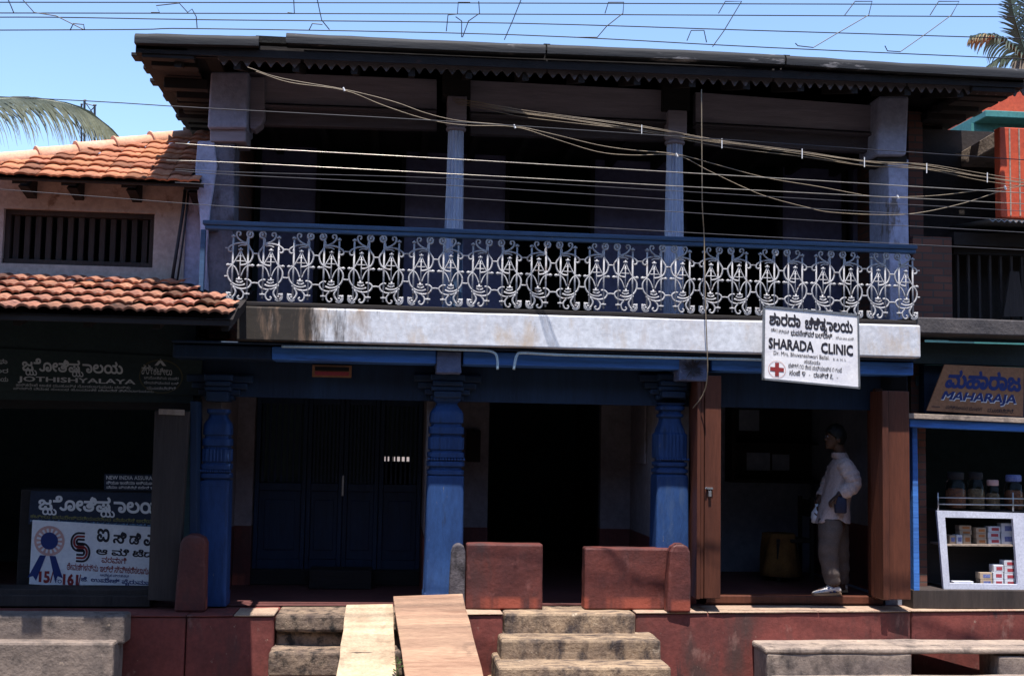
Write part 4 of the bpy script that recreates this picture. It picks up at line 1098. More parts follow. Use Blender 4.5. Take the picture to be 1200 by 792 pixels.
# upper roof: courses cut off by the hip that climbs to the right
Ye = .12
org = at(100, 209, Ye); org.x = 0
th = rad(30); ux = Vector((1, 0, 0)); vx = Vector((0, math.cos(th), math.sin(th))); nn = ux.cross(vx).normalized()
hipL, hipR = plane_hit(-60, 197, org, nn), plane_hit(214, 160, org, nn)
def uv(p): d = p-org; return d.dot(ux), d.dot(vx)
(hu0, hv0), (hu1, hv1) = uv(hipL), uv(hipR)
xre = X(234, 214, Ye)
def ur(r):
    v = (r+.35)*.168
    u = hu0 + (hu1-hu0)*(v-hv0)/(hv1-hv0)
    return (max(-5.2, u), xre - (.10 if r else 0))
upper = tile_roof('upper_roof', M['tile'], lh, org, ux, vx, nn, .195, .168, 12, ur, arch=.017, lift=.024)
b = MB(); b.quadface([org+ux*-5.2-nn*.02, org+ux*xre-nn*.02, org+ux*xre+vx*hv1-nn*.02, org+ux*(hu0)+vx*hv0-nn*.02, org+ux*-5.2+vx*.2-nn*.02])
b.build('roof_deck', M['tiledk'], upper)
n = 6; hd = (hipR-hipL)
for k in range(-1, n):
    p0 = hipL + hd*((k+.10)/n*1.0); p1 = hipL + hd*((k+1.20)/n)
    rs = []
    d = (p1-p0).normalized(); sd = d.cross(nn).normalized(); L = (p1-p0).length
    for f, rr in ((0, .108), (.035, .108), (.05, .094), (1, .088)):
        c = p0 + d*(L*f) - nn*.03 + nn*(.018*(1-f))
        rs.append([c + sd*math.cos(a)*rr + nn*math.sin(a)*rr for a in [PI*q/10 for q in range(11)]])
    b = MB(); b.rings(rs); b.build('hip_tile', M['ridge'], upper, auto=40)
b = MB(); b.box(X(-60, 214, Ye), xre+.03, Ye+.03, Ye+.06, org.z-.035, org.z-.005); b.build('eave_board', M['postwood'], upper)
for px in (18, 75, 145, 218):
    xx = X(px, 225, .3); b = MB()
    b.prism([(xx, YU1-.005, org.z+.16), (xx, Ye+.07, org.z-.06), (xx, Ye+.07, org.z-.0), (xx, YU1-.005, org.z+.235)], (.13, 0, 0))
    b.prism([(xx+.02, YU1-.004, org.z-.12), (xx+.02, Ye+.18, org.z-.06), (xx+.02, YU1-.004, org.z+.10)], (.09, 0, 0))
    b.build('rafter_foot', M['darkwood'], upper)
# lower roof over the shop front
Yf = -1.24
org2 = at(140, 368, Yf); org2.x = 0
th2 = rad(16); vx2 = Vector((0, math.cos(th2), math.sin(th2))); nn2 = ux.cross(vx2).normalized()
ends = [X(273, 370, Yf), X(275, 360, Yf+.4), X(268, 345, Yf+.8), X(236, 340, Yf+1.2), X(219, 336, Yf+1.5)]
lower = tile_roof('lower_roof', M['tileold'], lh, org2, ux, vx2, nn2, .168, .36, 5, lambda r: (-6.5, ends[min(r, 4)]), arch=.030, lift=.04, dk=.4)
b = MB(); p = org2 - nn2*.02
b.quadface([p+ux*-6.5, p+ux*ends[0], p+ux*ends[1]+vx2*.72, p+ux*(ends[4]-.0)+vx2*1.8, p+ux*-6.5+vx2*1.8])
b.build('roof_deck', M['darkwood'], lower)
b = MB(); b.box(-6.5, ends[0]-.02, Yf+.02, Yf+.05, org2.z-.07, org2.z-.02); b.build('eave_board', M['darkwood'], lower)
for k in range(9):
    xx = ends[0]-.1-k*.55; b = MB()
    b.prism([(xx, Yf+.08, org2.z-.03), (xx, Yf+.08, org2.z-.11), (xx, .5, org2.z-.11+.46), (xx, .5, org2.z-.03+.46)], (.06, 0, 0)); b.build('rafter', M['darkwood'], lower)
# shop front below
b = MB(); b.box(-6.5, X(228, 440, .45), .42, .6, Z(100, 470, .45), wz0+.02); b.build('shop_lintel', M['signdark'], lh)
YSH = .5
b = MB(); xs0, xs1 = -6.0, X(215, 600, .6)
b.box(xs0-.1, xs0, .62, 4.0, 0, 2.9); b.box(xs1, xs1+.1, .62, 4.0, 0, 2.9); b.box(xs0-.1, xs1+.1, 4.002, 4.1, 0, 2.9); b.box(xs0-.1, xs1+.1, .62, 4.1, 2.5, 2.6); b.build('shop_room', M['dark'], lh)
b = MB(); b.box(-6, X(176, 695, .30), .30, .62, 0, Z(90, 690, .30)); b.build('counter_base', M['postwood'], lh, bevel=.01)
b = MB(); b.box(-6, X(176, 700, .22), .22, .295, 0, Z(90, 697, .22)); b.build('counter_sill', M['postwood'], lh, bevel=.01)
b = MB(); f = ppts([(181, 481), (173, 703), (208, 705), (221, 482)], .0); b.prism(f, (0, .12, 0)); pst = b.build('board_post', M['postwood'], lh, bevel=.008)
b = MB(); b.prism(ppts([(186, 479), (186, 485.5), (216, 486.5), (216, 480)], -.012), (0, .012, 0)); b.build('post_cap', M['concrete'], pst)
b = MB(); b.prism(ppts([(223, 470), (221, 706), (230, 706), (231, 470)], .1), (0, .3, 0)); b.build('side_jamb', M['bluedk'], lh, bevel=.006)
b = MB(); b.box(X(21, 640, .66), X(178, 640, .66), .66, .95, 0, Z(100, 574, .66)); 
counter = tag(b.build('counter', M['darkwood'], None, bevel=.01), 'dark wooden counter carrying the rosette poster in the left shop', 'counter')
# signs of the left shop
def sign(name, label, corners, Y, m, thick=.02):
    B = board_px(*corners, Y); o = B.panel(name, M[m], None, thick); tag(o, label, 'sign'); return B, o
def letter(o, m, fn, name='lettering'):
    mb = MB(); fn(mb); return mb.build(name, M[m], o)
Bf, fo = sign('fascia_sign', 'long dark sign board with pale lettering and an emblem above the left shop', ((-40, 406), (237, 419), (236, 463), (-40, 457)), .40, 'signdark')
def fx(px): return (px+40)/276.5
JY = 'ಜ{ಯ}ೋತಿಷ{ಯ}ಾಲಯ'
letter(fo, 'inkgrey', lambda mb: (Bf.add_text(mb, JY, fx(25), fx(143), .38, .80, .05),
       Bf.add_text(mb, 'JOTHISHYALAYA', fx(20), fx(158), .20, .36, .05)))
def small1(mb):
    Bf.add_text(mb, 'ಹಸ್ತರೇಖೆ ಜಾತಕ ಮುಹೂರ್ತ ನೋಡಲಾಗುವುದು ವಾಸ್ತು', fx(18), fx(152), .12, .19, .0)
    Bf.add_text(mb, 'ಪ್ರಶ್ನೆ ವಿವಾಹ ಸಂಬಂಧ ಹೊಂದಾಣಿಕೆ ವಿಚಾರಿಸಿ ತಿಳಿಸಲಾಗುವುದು', fx(15), fx(180), .03, .10, .0)
    Bf.add_text(mb, 'ಶ್ರೀ', fx(165), fx(178), .50, .76, .02); Bf.add_text(mb, 'ಕಟೀಲು', fx(179), fx(201), .50, .70, .02)
    for k, (a, c) in enumerate(((168, 209), (168, 209), (171, 206))): Bf.add_text(mb, ('ಜ್ಯೋತಿಷ್ಯ ಮಂದಿರ', 'ದೇವಸ್ಥಾನದ ಬಳಿ', 'ಮೂಡಬಿದ್ರಿ')[k], fx(a), fx(c), .38-k*.13, .46-k*.13, .01)
    Bf.add_text(mb, 'ಸ್ಥಾ', fx(-12), fx(8), .62, .75); Bf.add_text(mb, 'ವಾರ', fx(-12), fx(9), .42, .53); Bf.add_text(mb, 'ಸಮಯ', fx(-12), fx(9), .22, .33)
letter(fo, 'inkgrey', small1)
letter(fo, 'inkdull', lambda mb: Bf.arc(mb, fx(188), .46, fx(188)-fx(162), .44, .005, .03, 0, 360, 30))
letter(fo, 'inkgrey', lambda mb: (Bf.add_poly(mb, [(fx(180), .74), (fx(187), .92), (fx(194), .74), (fx(190), .74), (fx(187), .82), (fx(184), .74)])))
b = MB(); b.prism(ppts([(-40, 464), (-40, 478), (236, 481), (236, 467)], .43), (0, .04, 0)); b.build('lower_board', M['darkwood'], lh)
Bn, no = sign('name_board', 'navy board with large white lettering standing behind the rosette poster', ((36, 575), (190, 578), (190, 622), (33, 614)), .63, 'signnavy')
def nx(px): return (px-36)/154
letter(no, 'inkwhite', lambda mb: Bn.add_text(mb, JY, nx(46), nx(192), .30, .88, .06))
letter(no, 'inkolive', lambda mb: Bn.add_text(mb, 'ಕಟೀಲು ಪರಮೇಶ್ವರಿಯವರಿಂದ ವಿಚಾರಿಸಿ ಅರಿಯಿರಿ', nx(38), nx(186), .20, .31, .01))
letter(no, 'inkpale', lambda mb: Bn.add_text(mb, 'ಜಾತಕ ಬರೆದು ಕೊಡಲಾಗುವುದು ವಿವಾಹ ಮುಹೂರ್ತ ಪ್ರಶ್ನೆ ಹಸ್ತ', nx(38), nx(186), .08, .17, .01))

Bs, so_ = sign('notice_plate', 'small grey notice plate with three lines of white print above the navy board', ((122, 555), (190, 556), (190, 575), (122, 574)), .655, 'signnavy')
letter(so_, 'inkwhite', lambda mb: (Bs.add_text(mb, 'NEW INDIA ASSURANCE', .04, 1.0, .66, .90, .01), Bs.add_text(mb, 'ನ್ಯೂ ಇಂಡಿಯಾ ಅಶ್ಯೂರೆನ್ಸ್', .04, 1.0, .36, .58, .02), Bs.add_text(mb, 'ವಿಮಾ ಪ್ರತಿನಿಧಿ ಕಚೇರಿ ಇಲ್ಲಿ', .04, 1.0, .08, .28, .01)))
Bp, po = sign('rosette_poster', 'white poster with a blue rosette, red prices and black Kannada words', ((38, 609), (192, 618), (188, 693), (34, 684)), .60, 'signwhite')
def qx(px): return (px-38)/154
def rosette(mb):
    Bp.arc(mb, qx(59), .69, .115, .235, .018, .04, 0, 360, 32)
    for k in range(16):
        a = 2*PI*k/16; c, s_ = math.cos(a), math.sin(a)
        Bp.add_poly(mb, [(qx(59)+.062*c-.006*s_, .69+.13*s_+.012*c), (qx(59)+.098*c-.01*s_, .69+.20*s_+.02*c), (qx(59)+.098*c+.01*s_, .69+.20*s_-.02*c), (qx(59)+.062*c+.006*s_, .69+.13*s_-.012*c)])
letter(po, 'inkpink', rosette, 'rosette')
def ribbons(mb):
    n = 22; Bp.add_poly(mb, [(qx(59)+.066*math.cos(2*PI*k/n), .69+.135*math.sin(2*PI*k/n)) for k in range(n)], .004)
    Bp.add_poly(mb, [(qx(49), .46), (qx(56), .46), (qx(46), .06), (qx(42), .13), (qx(36), .10)])
    Bp.add_poly(mb, [(qx(60), .46), (qx(67), .46), (qx(77), .12), (qx(71), .15), (qx(68), .06)])
letter(po, 'inkblue', ribbons, 'rosette')
def logo(mb, inset):
    w = .016; wv = .032
    # S of two hooked bands
    for k in ((0, 1) if not inset else (0,)):
        r0 = .062-.040*k if not inset else .042; v0 = .155-.10*k if not inset else .105
        Bp.arc(mb, qx(93), .70, r0, v0, w, wv, 90, 270, 12); Bp.arc(mb, qx(98), .70-.16, r0, v0, w, wv, -90, 90, 12)
        for s_ in (1, -1):
            vt_ = .70+s_*(v0-wv/2); Bp.add_poly(mb, [(qx(93), vt_-wv/2), (qx(100), vt_-wv/2), (qx(100), vt_+wv/2), (qx(93), vt_+wv/2)])
            vt_ = .54+s_*(v0-wv/2); Bp.add_poly(mb, [(qx(91), vt_-wv/2), (qx(98), vt_-wv/2), (qx(98), vt_+wv/2), (qx(91), vt_+wv/2)])
letter(po, 'ink', lambda mb: logo(mb, False), 'emblem'); letter(po, 'inkred', lambda mb: logo(mb, True), 'emblem')
letter(po, 'ink', lambda mb: (Bp.add_text(mb, 'ಐ', qx(114), qx(129), .72, .93, .05), Bp.add_text(mb, 'ಸಿ', qx(133), qx(149), .71, .90, .05), Bp.add_text(mb, 'ಡಿ', qx(152), qx(166), .71, .90, .05), Bp.add_text(mb, 'ಎ', qx(169), qx(184), .70, .88, .05),
       Bp.add_text(mb, 'ಆ ಮಿ ಟೆಡ್', qx(114), qx(188), .52, .64, .05)))
letter(po, 'inkred', lambda mb: (Bp.add_text(mb, 'ವರವಾಗಿ', qx(121), qx(150), .40, .50, .02), Bp.add_text(mb, 'ಠೇವಣಿಗಳನ್ನು ಇಲ್ಲಿ ಸ್ವೀಕರಿಸಲಾಗುವುದು', qx(81), qx(190), .25, .37, .02),
       Bp.add_text(mb, '15', qx(49), qx(62), .03, .22, .14), Bp.add_text(mb, '/', qx(62), qx(66), .04, .22, .03), Bp.add_text(mb, '161', qx(77), qx(95), .01, .20, .14), Bp.add_text(mb, '/', qx(95), qx(98), .02, .20, .03)))
letter(po, 'inkblue', lambda mb: (Bp.add_text(mb, 'TO', qx(67), qx(76), .04, .10, .03), Bp.add_text(mb, 'ಅಧಿಕೃತ ಪ್ರತಿನಿಧಿ', qx(120), qx(154), .17, .23, .01), Bp.add_text(mb, 'ಜೆ. ಉಮೇಶ್ ಪೈರುಮಾಳ್', qx(98), qx(188), .06, .165, .04), Bp.add_text(mb, 'ಭಾರತೀಯ ವಿಮಾ, ಪೈರುಮಾಳ್', qx(128), qx(188), .0, .05, .0)))
# leaning pipes between the two houses
for pts, lab in (([(217, 222), (214, 250), (206, 300), (201, 333)], 'dark pipe leaning down the left end of the cream wall'), ([(221, 225), (217, 262), (212, 300), (207, 334)], 'thin dark rod just right of the leaning pipe on the cream wall')):
    b = MB(); b.tube([at(px, py, .42) for px, py in pts], .016 if 'pipe lean' in lab else .01, 8); tag(b.build('drain_pipe', M['wiredk'], None, smooth=True), lab, 'pipe')

# ================================================================== THE SHOP ON THE RIGHT
rh = thing('corner_shop', 'dark narrow shop with a brick upper floor, barred window and concrete ledge', 'house', (6.2, 2.0, 0))
YR1 = .35
b = MB(); b.box(X(1069, 330, YR1)+.01, X(1116, 330, YR1), YR1, YR1+.4, 2.7, Z(1090, 283, YR1)+.05); b.build('brick_pier', M['bricks'], rh, bevel=.005)
M['blackwall'] = mat('brown_black_wall', (0.030, 0.022, 0.020), (0.017, 0.014, 0.014), 3)  # mottled brown-black wall colour
b = MB(); b.box(X(1116, 330, .9), 9, .9, 1.0, 2.7, 3.8); b.build('wall', M['blackwall'], rh)
b = MB(); b.box(X(1064, 240, .9)+.02, X(1170, 240, .9)+1.5, .901, 1.05, 3.75, 4.95); b.build('wall', M['blackwall'], rh)
b = MB(); b.box(X(1116, 285, .4), 9, .36, .9, 3.62, 3.75); b.build('lintel', M['darkwood'], rh)
wf = MB(); wf.box(X(1117, 290, .5), 8.5, .48, .56, 2.80, 2.86); wf.box(X(1117, 290, .5), 8.5, .48, .56, 3.55, 3.61); wf = wf.build('window', M['darkwood'], rh)
for k in range(12):
    xx = X(1123, 330, .5)+k*.115; b = MB(); b.box(xx-.012, xx+.012, .5, .53, 2.861, 3.549); b.build('bar', M['postwood'], wf)
b = MB(); b.prism(ppts([(1184, 318), (1176, 371), (1202, 371), (1194, 318)], .42), (0, .03, 0)); b.build('leaning_board', M['postwood'], rh)
b = MB(); M['shadecon'] = mat('shade_dark_concrete', (0.085, 0.075, 0.078), (0.050, 0.046, 0.052), 3, stain=((0.13, 0.10, 0.08), 4, 0.6, 0.75, H_), bump=0.4)  # the ledge's shade is put into this dark concrete colour; tan stains on top
f = ppts([(1067, 371), (1067, 390), (1240, 395), (1240, 377)], -.06); b.prism(f, (0, .7, 0)); rough_edges(b.build('ledge', M['shadecon'], rh, bevel=.012), .006, 3, 4)
b = MB(); b.box(X(1070, 410, .3), 9, .3, .5, Z(1130, 427, .3), 2.62); b.build('fascia', M['signdark'], rh)
b = MB(); b.box(X(1082, 460, .5), 9, .48, .6, Z(1130, 500, .5), Z(1130, 427, .3)-.002); b.build('fascia', M['bluedk'], rh)
b = MB(); b.prism(ppts([(1064, 484), (1064, 490), (1235, 497), (1235, 491)], .16), (0, .3, 0)); b.build('sign_shelf', M['concrete'], rh, bevel=.004)
b = MB(); b.prism(ppts([(1066, 490.5), (1066, 500), (1235, 507), (1235, 497.5)], .2), (0, .3, 0)); b.build('shelf_beam', M['bluebeam'], rh, bevel=.006)
b = MB(); b.prism(ppts([(1069, 500), (1071, 692), (1078, 692), (1075, 500)], .34), (0, .12, 0)); b.build('door_jamb', M['bluebeam'], rh, bevel=.006)
b = MB(); b.box(X(1070, 600, .7), X(1070, 600, .7)+.1, .7, 3.5, 0, 2.6); b.box(9, 9.1, .7, 3.5, 0, 2.6); b.box(X(1070, 600, .7), 9.1, 3.502, 3.6, 0, 2.6); b.box(X(1070, 600, .7), 9.1, .601, 3.6, 2.2, 2.3); b.build('shop_room', M['dark'], rh)
b = MB(); b.box(X(1070, 700, .34), 8.5, .34, .9, 0, Z(1130, 691, .34)); b.build('counter_base', M['postwood'], rh, bevel=.01)
# concrete canopy, corrugated strip
xc = X(1169, 160, .1)
def atx(px, py, x):
    d = ray(px, py); return CAM + d*((x-CAM.x)/d.x)
b = MB(); p0, p1, p2, p3 = at(1169, 152, .17), at(1169, 171, .17), atx(1096, 213, xc), atx(1096, 196, xc)
b.prism([p0, p1, p2, p3], (2.5, 0, 0)); rough_edges(b.build('canopy', M['concrete'], rh, bevel=.01), .006, 3, 3)
b = MB(); pz = at(1160, 258, -.02)
for k in range(14):
    xx = pz.x+k*.06; b.hexa([(xx, -.02, pz.z+.012), (xx, -.02, pz.z+.006), (xx+.03, -.02, pz.z-.018), (xx+.03, -.02, pz.z-.012)], [(xx, .85, pz.z+.092), (xx, .85, pz.z+.086), (xx+.03, .85, pz.z+.062), (xx+.03, .85, pz.z+.068)])
    b.hexa([(xx+.0301, -.02, pz.z-.012), (xx+.0301, -.02, pz.z-.018), (xx+.06, -.02, pz.z+.006), (xx+.06, -.02, pz.z+.012)], [(xx+.0301, .85, pz.z+.068), (xx+.0301, .85, pz.z+.062), (xx+.06, .85, pz.z+.086), (xx+.06, .85, pz.z+.092)])
b.build('corrugated_sheet', M['metal'], rh)
# orange and teal building behind
ob = thing('painted_house', 'orange and teal painted house rising behind the right hand shop roof', 'house', (8, 5, 0))
b = MB(); b.box(xc-.005, 9.5, .05, .165, at(1169, 256, .12).z, at(1169, 150, .05).z+.01); b.build('wall', M['orange'], ob, bevel=.01)
for px in (1178, 1189):
    xx = X(px, 200, .14); b = MB(); b.box(xx-.007, xx+.007, .042, .049, at(1169, 254, .12).z, at(1169, 150, .05).z); b.build('pale_stripe', M['concrete'], ob)
Yo = 5.0
b = MB(); b.box(X(1138, 150, Yo), 14, Yo, Yo+5, ZS, Z(1170, 146, Yo)); b.build('lower_wall', M['teal'], ob)
b = MB(); b.box(X(1141, 140, Yo), 14, Yo-.35, Yo+5, Z(1170, 146, Yo)+.003, Z(1170, 138, Yo)); b.build('sunshade', M['teal'], ob, bevel=.01)
b = MB(); b.box(X(1143, 130, Yo), 14, Yo-.05, Yo+5, Z(1170, 138, Yo)+.003, Z(1170, 108, Yo)); b.build('upper_wall', M['orange'], ob)
# ochre sign
Bm, mo = sign('shop_sign', 'ochre sign board with dark blue lettering leaning on the shelf of the right shop', ((1107, 427), (1200, 431), (1199, 488), (1086, 481)), .20, 'signyel')
letter(mo, 'inkblue', lambda mb: (Bm.add_text(mb, 'ಮಹಾರಾಜ', .09, .97, .50, .90, .08), Bm.add_text(mb, 'MAHARAJA', .10, .92, .19, .44, .07, .12)))
letter(mo, 'inkwhite', lambda mb: Bm.add_text(mb, 'MAHARAJA', .106, .927, .172, .422, .09, .12, .0015))
letter(mo, 'ink', lambda mb: (Bm.add_text(mb, 'ವಸ್ತ್ರಾಲಯದ ಮುಂಭಾಗ', .18, .56, .05, .14, .01), Bm.add_text(mb, 'ಮೂಡಬಿದ್ರಿ.', .62, .90, .05, .14, .01), Bm.add_poly(mb, [(.03, .085), (.12, .085), (.12, .10), (.03, .10)])))
# display cabinet
Yc_ = .40; zc0 = Z(1130, 690, Yc_); zc1 = Z(1130, 598, Yc_)
cab = thing('display_cabinet', 'white glass fronted cabinet of small cartons on the right shop counter', 'cabinet', (X(1150, 690, Yc_), Yc_+.15, zc0))
fo_ = [(1098, 598), (1106, 690), (1236, 694), (1228, 602)]; fi_ = [(1107.5, 606), (1113, 683), (1193, 684.5), (1187, 607.5)]
F = ppts(fo_, Yc_); I = ppts(fi_, Yc_); bk = Vector((0, .035, 0))
b = MB()
b.hexa([F[0], I[0], I[3], F[3]], [p+bk for p in (F[0], I[0], I[3], F[3])]); b.hexa([F[0], F[1], I[1], I[0]], [p+bk for p in (F[0], F[1], I[1], I[0])])
b.hexa([I[1], F[1], F[2], I[2]], [p+bk for p in (I[1], F[1], F[2], I[2])]); b.hexa([I[3], I[2], F[2], F[3]], [p+bk for p in (I[3], I[2], F[2], F[3])])
b.build('front_frame', M['cabwhite'], cab)
cxl, cxr = F[0].x+.03, F[3].x-.02
b = MB(); b.box(cxl+.06, cxr, Yc_+.04, Yc_+.36, zc0-.0, zc0+.02); b.box(cxl, cxr, Yc_+.04, Yc_+.36, zc1-.02, zc1); b.box(cxl+.02, cxr, Yc_+.34, Yc_+.36, zc0+.021, zc1-.021); b.build('case', M['darkwood'], cab)
zsh = Z(1150, 637.5, Yc_+.05); b = MB(); b.box(cxl+.05, cxr, Yc_+.04, Yc_+.335, zsh-.018, zsh); b.build('shelf', M['concrete'], cab)
b = MB(); zr1_, zr2_ = Z(1140, 583.5, Yc_), Z(1140, 591, Yc_)
for zz in (zr1_, zr2_): b.tube([(X(1099, 588, Yc_), Yc_+.015, zz), (X(1232, 588, Yc_), Yc_+.015, zz)], .007, 6)
for px in (1100, 1188): b.tube([(X(px, 590, Yc_), Yc_+.015, zc1), (X(px, 590, Yc_), Yc_+.015, Z(px, 577, Yc_))], .008, 6)
b.build('top_rail', M['metal'], cab, smooth=True)
# cartons
def carton(px0, px1, py0, py1, y, m, mp, label, d=.10, zb=None):
    x0, x1 = X(px0, py1, y), X(px1, py1, y); z0 = Z(px0, py1, y) if zb is None else zb; h = (py1-py0)/118.0
    b = MB(); b.box(x0, x1, y, y+d, z0, z0+h-.002); o = b.build('carton', M[m], None, bevel=.003)
    tag(o, label, 'carton', 'cartons in the glass cabinet')
    w = x1-x0; b = MB()
    b.box(x0+w*.25, x1-w*.15, y-.0015, y-.0003, z0+h*.25, z0+h*.72); b.build('print', M[mp], o)
    return z0+h
base = zsh+.001; yb_ = Yc_+.08
def stack(px0, px1, hpx, n, z0, y, m, mp, lab):
    z = z0
    nm = {1: [''], 2: ['lower', 'upper'], 3: ['lowest', 'middle', 'topmost'], 4: ['lowest', 'second from bottom', 'second from top', 'topmost']}[n]
    for k in range(n):
        j = random.uniform(-.4, .4)
        z = carton(px0+j, px1+j, 600, 600+hpx, y, m, mp, lab.replace('#', nm[k]), zb=z)
    return z
zA = carton(1113, 1120, 626, 636, yb_, 'cartontan', 'printblue', 'small dull pack at the left end of the cabinet shelf', zb=base)
carton(1121, 1128, 626, 636.5, yb_, 'carton', 'printblue', 'blue and white pack beside the dull pack on the cabinet shelf', zb=base)
zB = carton(1129, 1138, 626, 636.5, yb_, 'cartontan', 'printor', 'orange printed pack under the two small tan cartons', zb=base)
b = MB()
stack(1124.5, 1138.5, 5.6, 2, zA+.002, yb_+.03, 'cartontan', 'printor', '# small tan carton laid over the packs on the cabinet shelf')
stack(1144, 1155.5, 6.4, 3, base, yb_, 'cartontan', 'printor', '# tan carton in the middle stack on the cabinet shelf')
stack(1158, 1172, 7.0, 3, base, yb_, 'carton', 'printred', '# red printed white carton in the stack on the cabinet shelf')
stack(1173.5, 1188, 12.4, 2, base, yb_, 'carton', 'printblue', '# tall blue printed carton at the right of the cabinet shelf')
base2 = zc0+.021
carton(1118, 1141, 676.5, 682, yb_, 'carton', 'printblue', 'flat silvery pack lying on the cabinet floor', zb=base2)
stack(1148, 1162, 8.0, 2, base2, yb_, 'cartontan', 'printblue', '# tan carton in the short stack on the cabinet floor')
stack(1163.5, 1175, 8.4, 3, base2, yb_-.01, 'carton', 'printred', '# red and white carton in the middle stack on the cabinet floor')
stack(1176, 1189, 7.6, 4, base2, yb_, 'carton', 'printred', '# red and white carton in the tallest stack on the cabinet floor')
# jars on top of the cabinet
def jar(px0, px1, ptop, m, label, lid='darkwood'):
    y = Yc_+.2; x0, x1 = X(px0, 590, y), X(px1, 590, y); cx = (x0+x1)/2; r = (x1-x0)/2; z0 = zc1+.001; z1 = Z(px0, ptop, y)
    t = thing('sweet_jar', label, 'jar', (cx, y, z0), 'jars on top of the glass cabinet'); h = z1-z0
    b = MB(); b.lathe(cx, y, [(z0, r*.92), (z0+.01, r), (z0+h*.70, r), (z0+h*.78, r*.75), (z0+h*.82, r*.72)], 20); b.build('jar_body', M['glass'], t, auto=50)
    b = MB(); b.lathe(cx, y, [(z0+.006, r*.85), (z0+.012, r*.92), (z0+h*.45, r*.92), (z0+h*.55, r*.6)], 16); b.build('contents', M[m], t, auto=50)
    b = MB(); b.lathe(cx, y, [(z0+h*.81, r*.8), (z0+h*.83, r*.84), (z0+h*.97, r*.84), (z0+h, r*.75)], 20); b.build('lid', M[lid], t, auto=40)
jar(1109, 1131, 553, 'sweet', 'wide glass jar of orange sweets at the left end of the cabinet top')
jar(1134, 1153, 553, 'sweetpale', 'glass jar of tan biscuits second from the left on the cabinet top')
jar(1156, 1171, 562, 'sweetpale', 'short jar under a crumpled pink packet on the cabinet top', 'inkpink')
jar(1178, 1198, 556, 'sweet', 'orange jar with a blue and white lid at the right of the cabinet top', 'printblue')

# ================================================================== THE CLINIC SIGN
Bc, co = sign('clinic_sign', 'white clinic signboard with a red cross hung on the balcony edge', ((896, 359.5), (1005, 369.5), (1006.5, 454), (895, 443.5)), -.26, 'signwhite', .018)
b = MB()
for a, c in (((0, 1), (1, 1)), ((1, 1), (1, 0)), ((1, 0), (0, 0)), ((0, 0), (0, 1))):
    p, q = Bc.pt(*a), Bc.pt(*c); d = (q-p).normalized(); s_ = d.cross(Bc.n).normalized()
    b.hexa([p-s_*.012-d*.012+Bc.n*.006, p+s_*.006-d*.012+Bc.n*.006, q+s_*.006+d*.006+Bc.n*.006, q-s_*.012+d*.006+Bc.n*.006], [v-Bc.n*.03 for v in (p-s_*.012-d*.012, p+s_*.006-d*.012, q+s_*.006+d*.006, q-s_*.012+d*.006)])
b.build('frame', M['metal'], co)
b = MB(); b.tube([Bc.pt(.1, .97, -.018), Bc.pt(.1, 1.02, -.15), Bc.pt(.1, 1.1, -.22)], .008, 6); b.tube([Bc.pt(.9, .97, -.018), Bc.pt(.9, 1.02, -.15), Bc.pt(.9, 1.1, -.22)], .008, 6); b.build('hanger', M['wiredk'], co)
def kan1(mb):
    Bc.add_text(mb, 'ಶಾರದಾ', .05, .385, .755, .935, .065); Bc.add_text(mb, 'ಚಿಕಿತ{ಸ}ಾಲಯ', .43, .945, .685, .92, .065)
    Bc.add_text(mb, 'ಭುವನೇಶ್ವರಿ ಬಲ್ಲಾಳ್,', .28, .73, .625, .72, .035); Bc.add_text(mb, 'ಡಾ||', .07, .14, .655, .72, .015); Bc.add_text(mb, 'ಶ್ರೀಮತಿ', .15, .26, .655, .705, .01); Bc.add_text(mb, 'ಬಿ.ಎ.ಎಂ.ಎಸ್.', .76, .96, .645, .685, .01)
letter(co, 'ink', kan1)
letter(co, 'ink', lambda mb: (Bc.add_text(mb, 'SHARADA', .045, .525, .425, .58, .075), Bc.add_text(mb, 'CLINIC', .60, .945, .425, .58, .075)))
def eng2(mb):
    Bc.add_text(mb, 'Dr. Mrs. Bhuvaneshwari Ballal.', .10, .69, .345, .40, .015); Bc.add_text(mb, 'B. A. M. S.', .73, .87, .345, .375, .01); Bc.add_text(mb, 'ಸಮಯ:', .42, .60, .265, .32, .015)
    Bc.add_text(mb, 'ಬೆಳಿಗ್ಗೆ ೧೦ ರಿಂದ ಮಧ್ಯಾಹ್ನ ೧ ಗಂಟೆ', .255, .82, .175, .25, .012); Bc.add_text(mb, 'ಸಂಜೆ ೪  -  ರಾತ್ರಿ ೭  -', .265, .78, .085, .16, .02)
letter(co, 'ink', eng2)
def cross(mb):
    cu, cv, l, w = .137, .145, .072, .021; k = 1.30
    Bc.add_poly(mb, [(cu-l, cv-w*k), (cu-w, cv-w*k), (cu-w, cv-l*k), (cu+w, cv-l*k), (cu+w, cv-w*k), (cu+l, cv-w*k), (cu+l, cv+w*k), (cu+w, cv+w*k), (cu+w, cv+l*k), (cu-w, cv+l*k), (cu-w, cv+w*k), (cu-l, cv+w*k)])
letter(co, 'inkred', cross, 'red_cross')
letter(co, 'inkpink', lambda mb: Bc.arc(mb, .137, .145, .092, .12, .005, .0065, 0, 360, 40), 'ring')

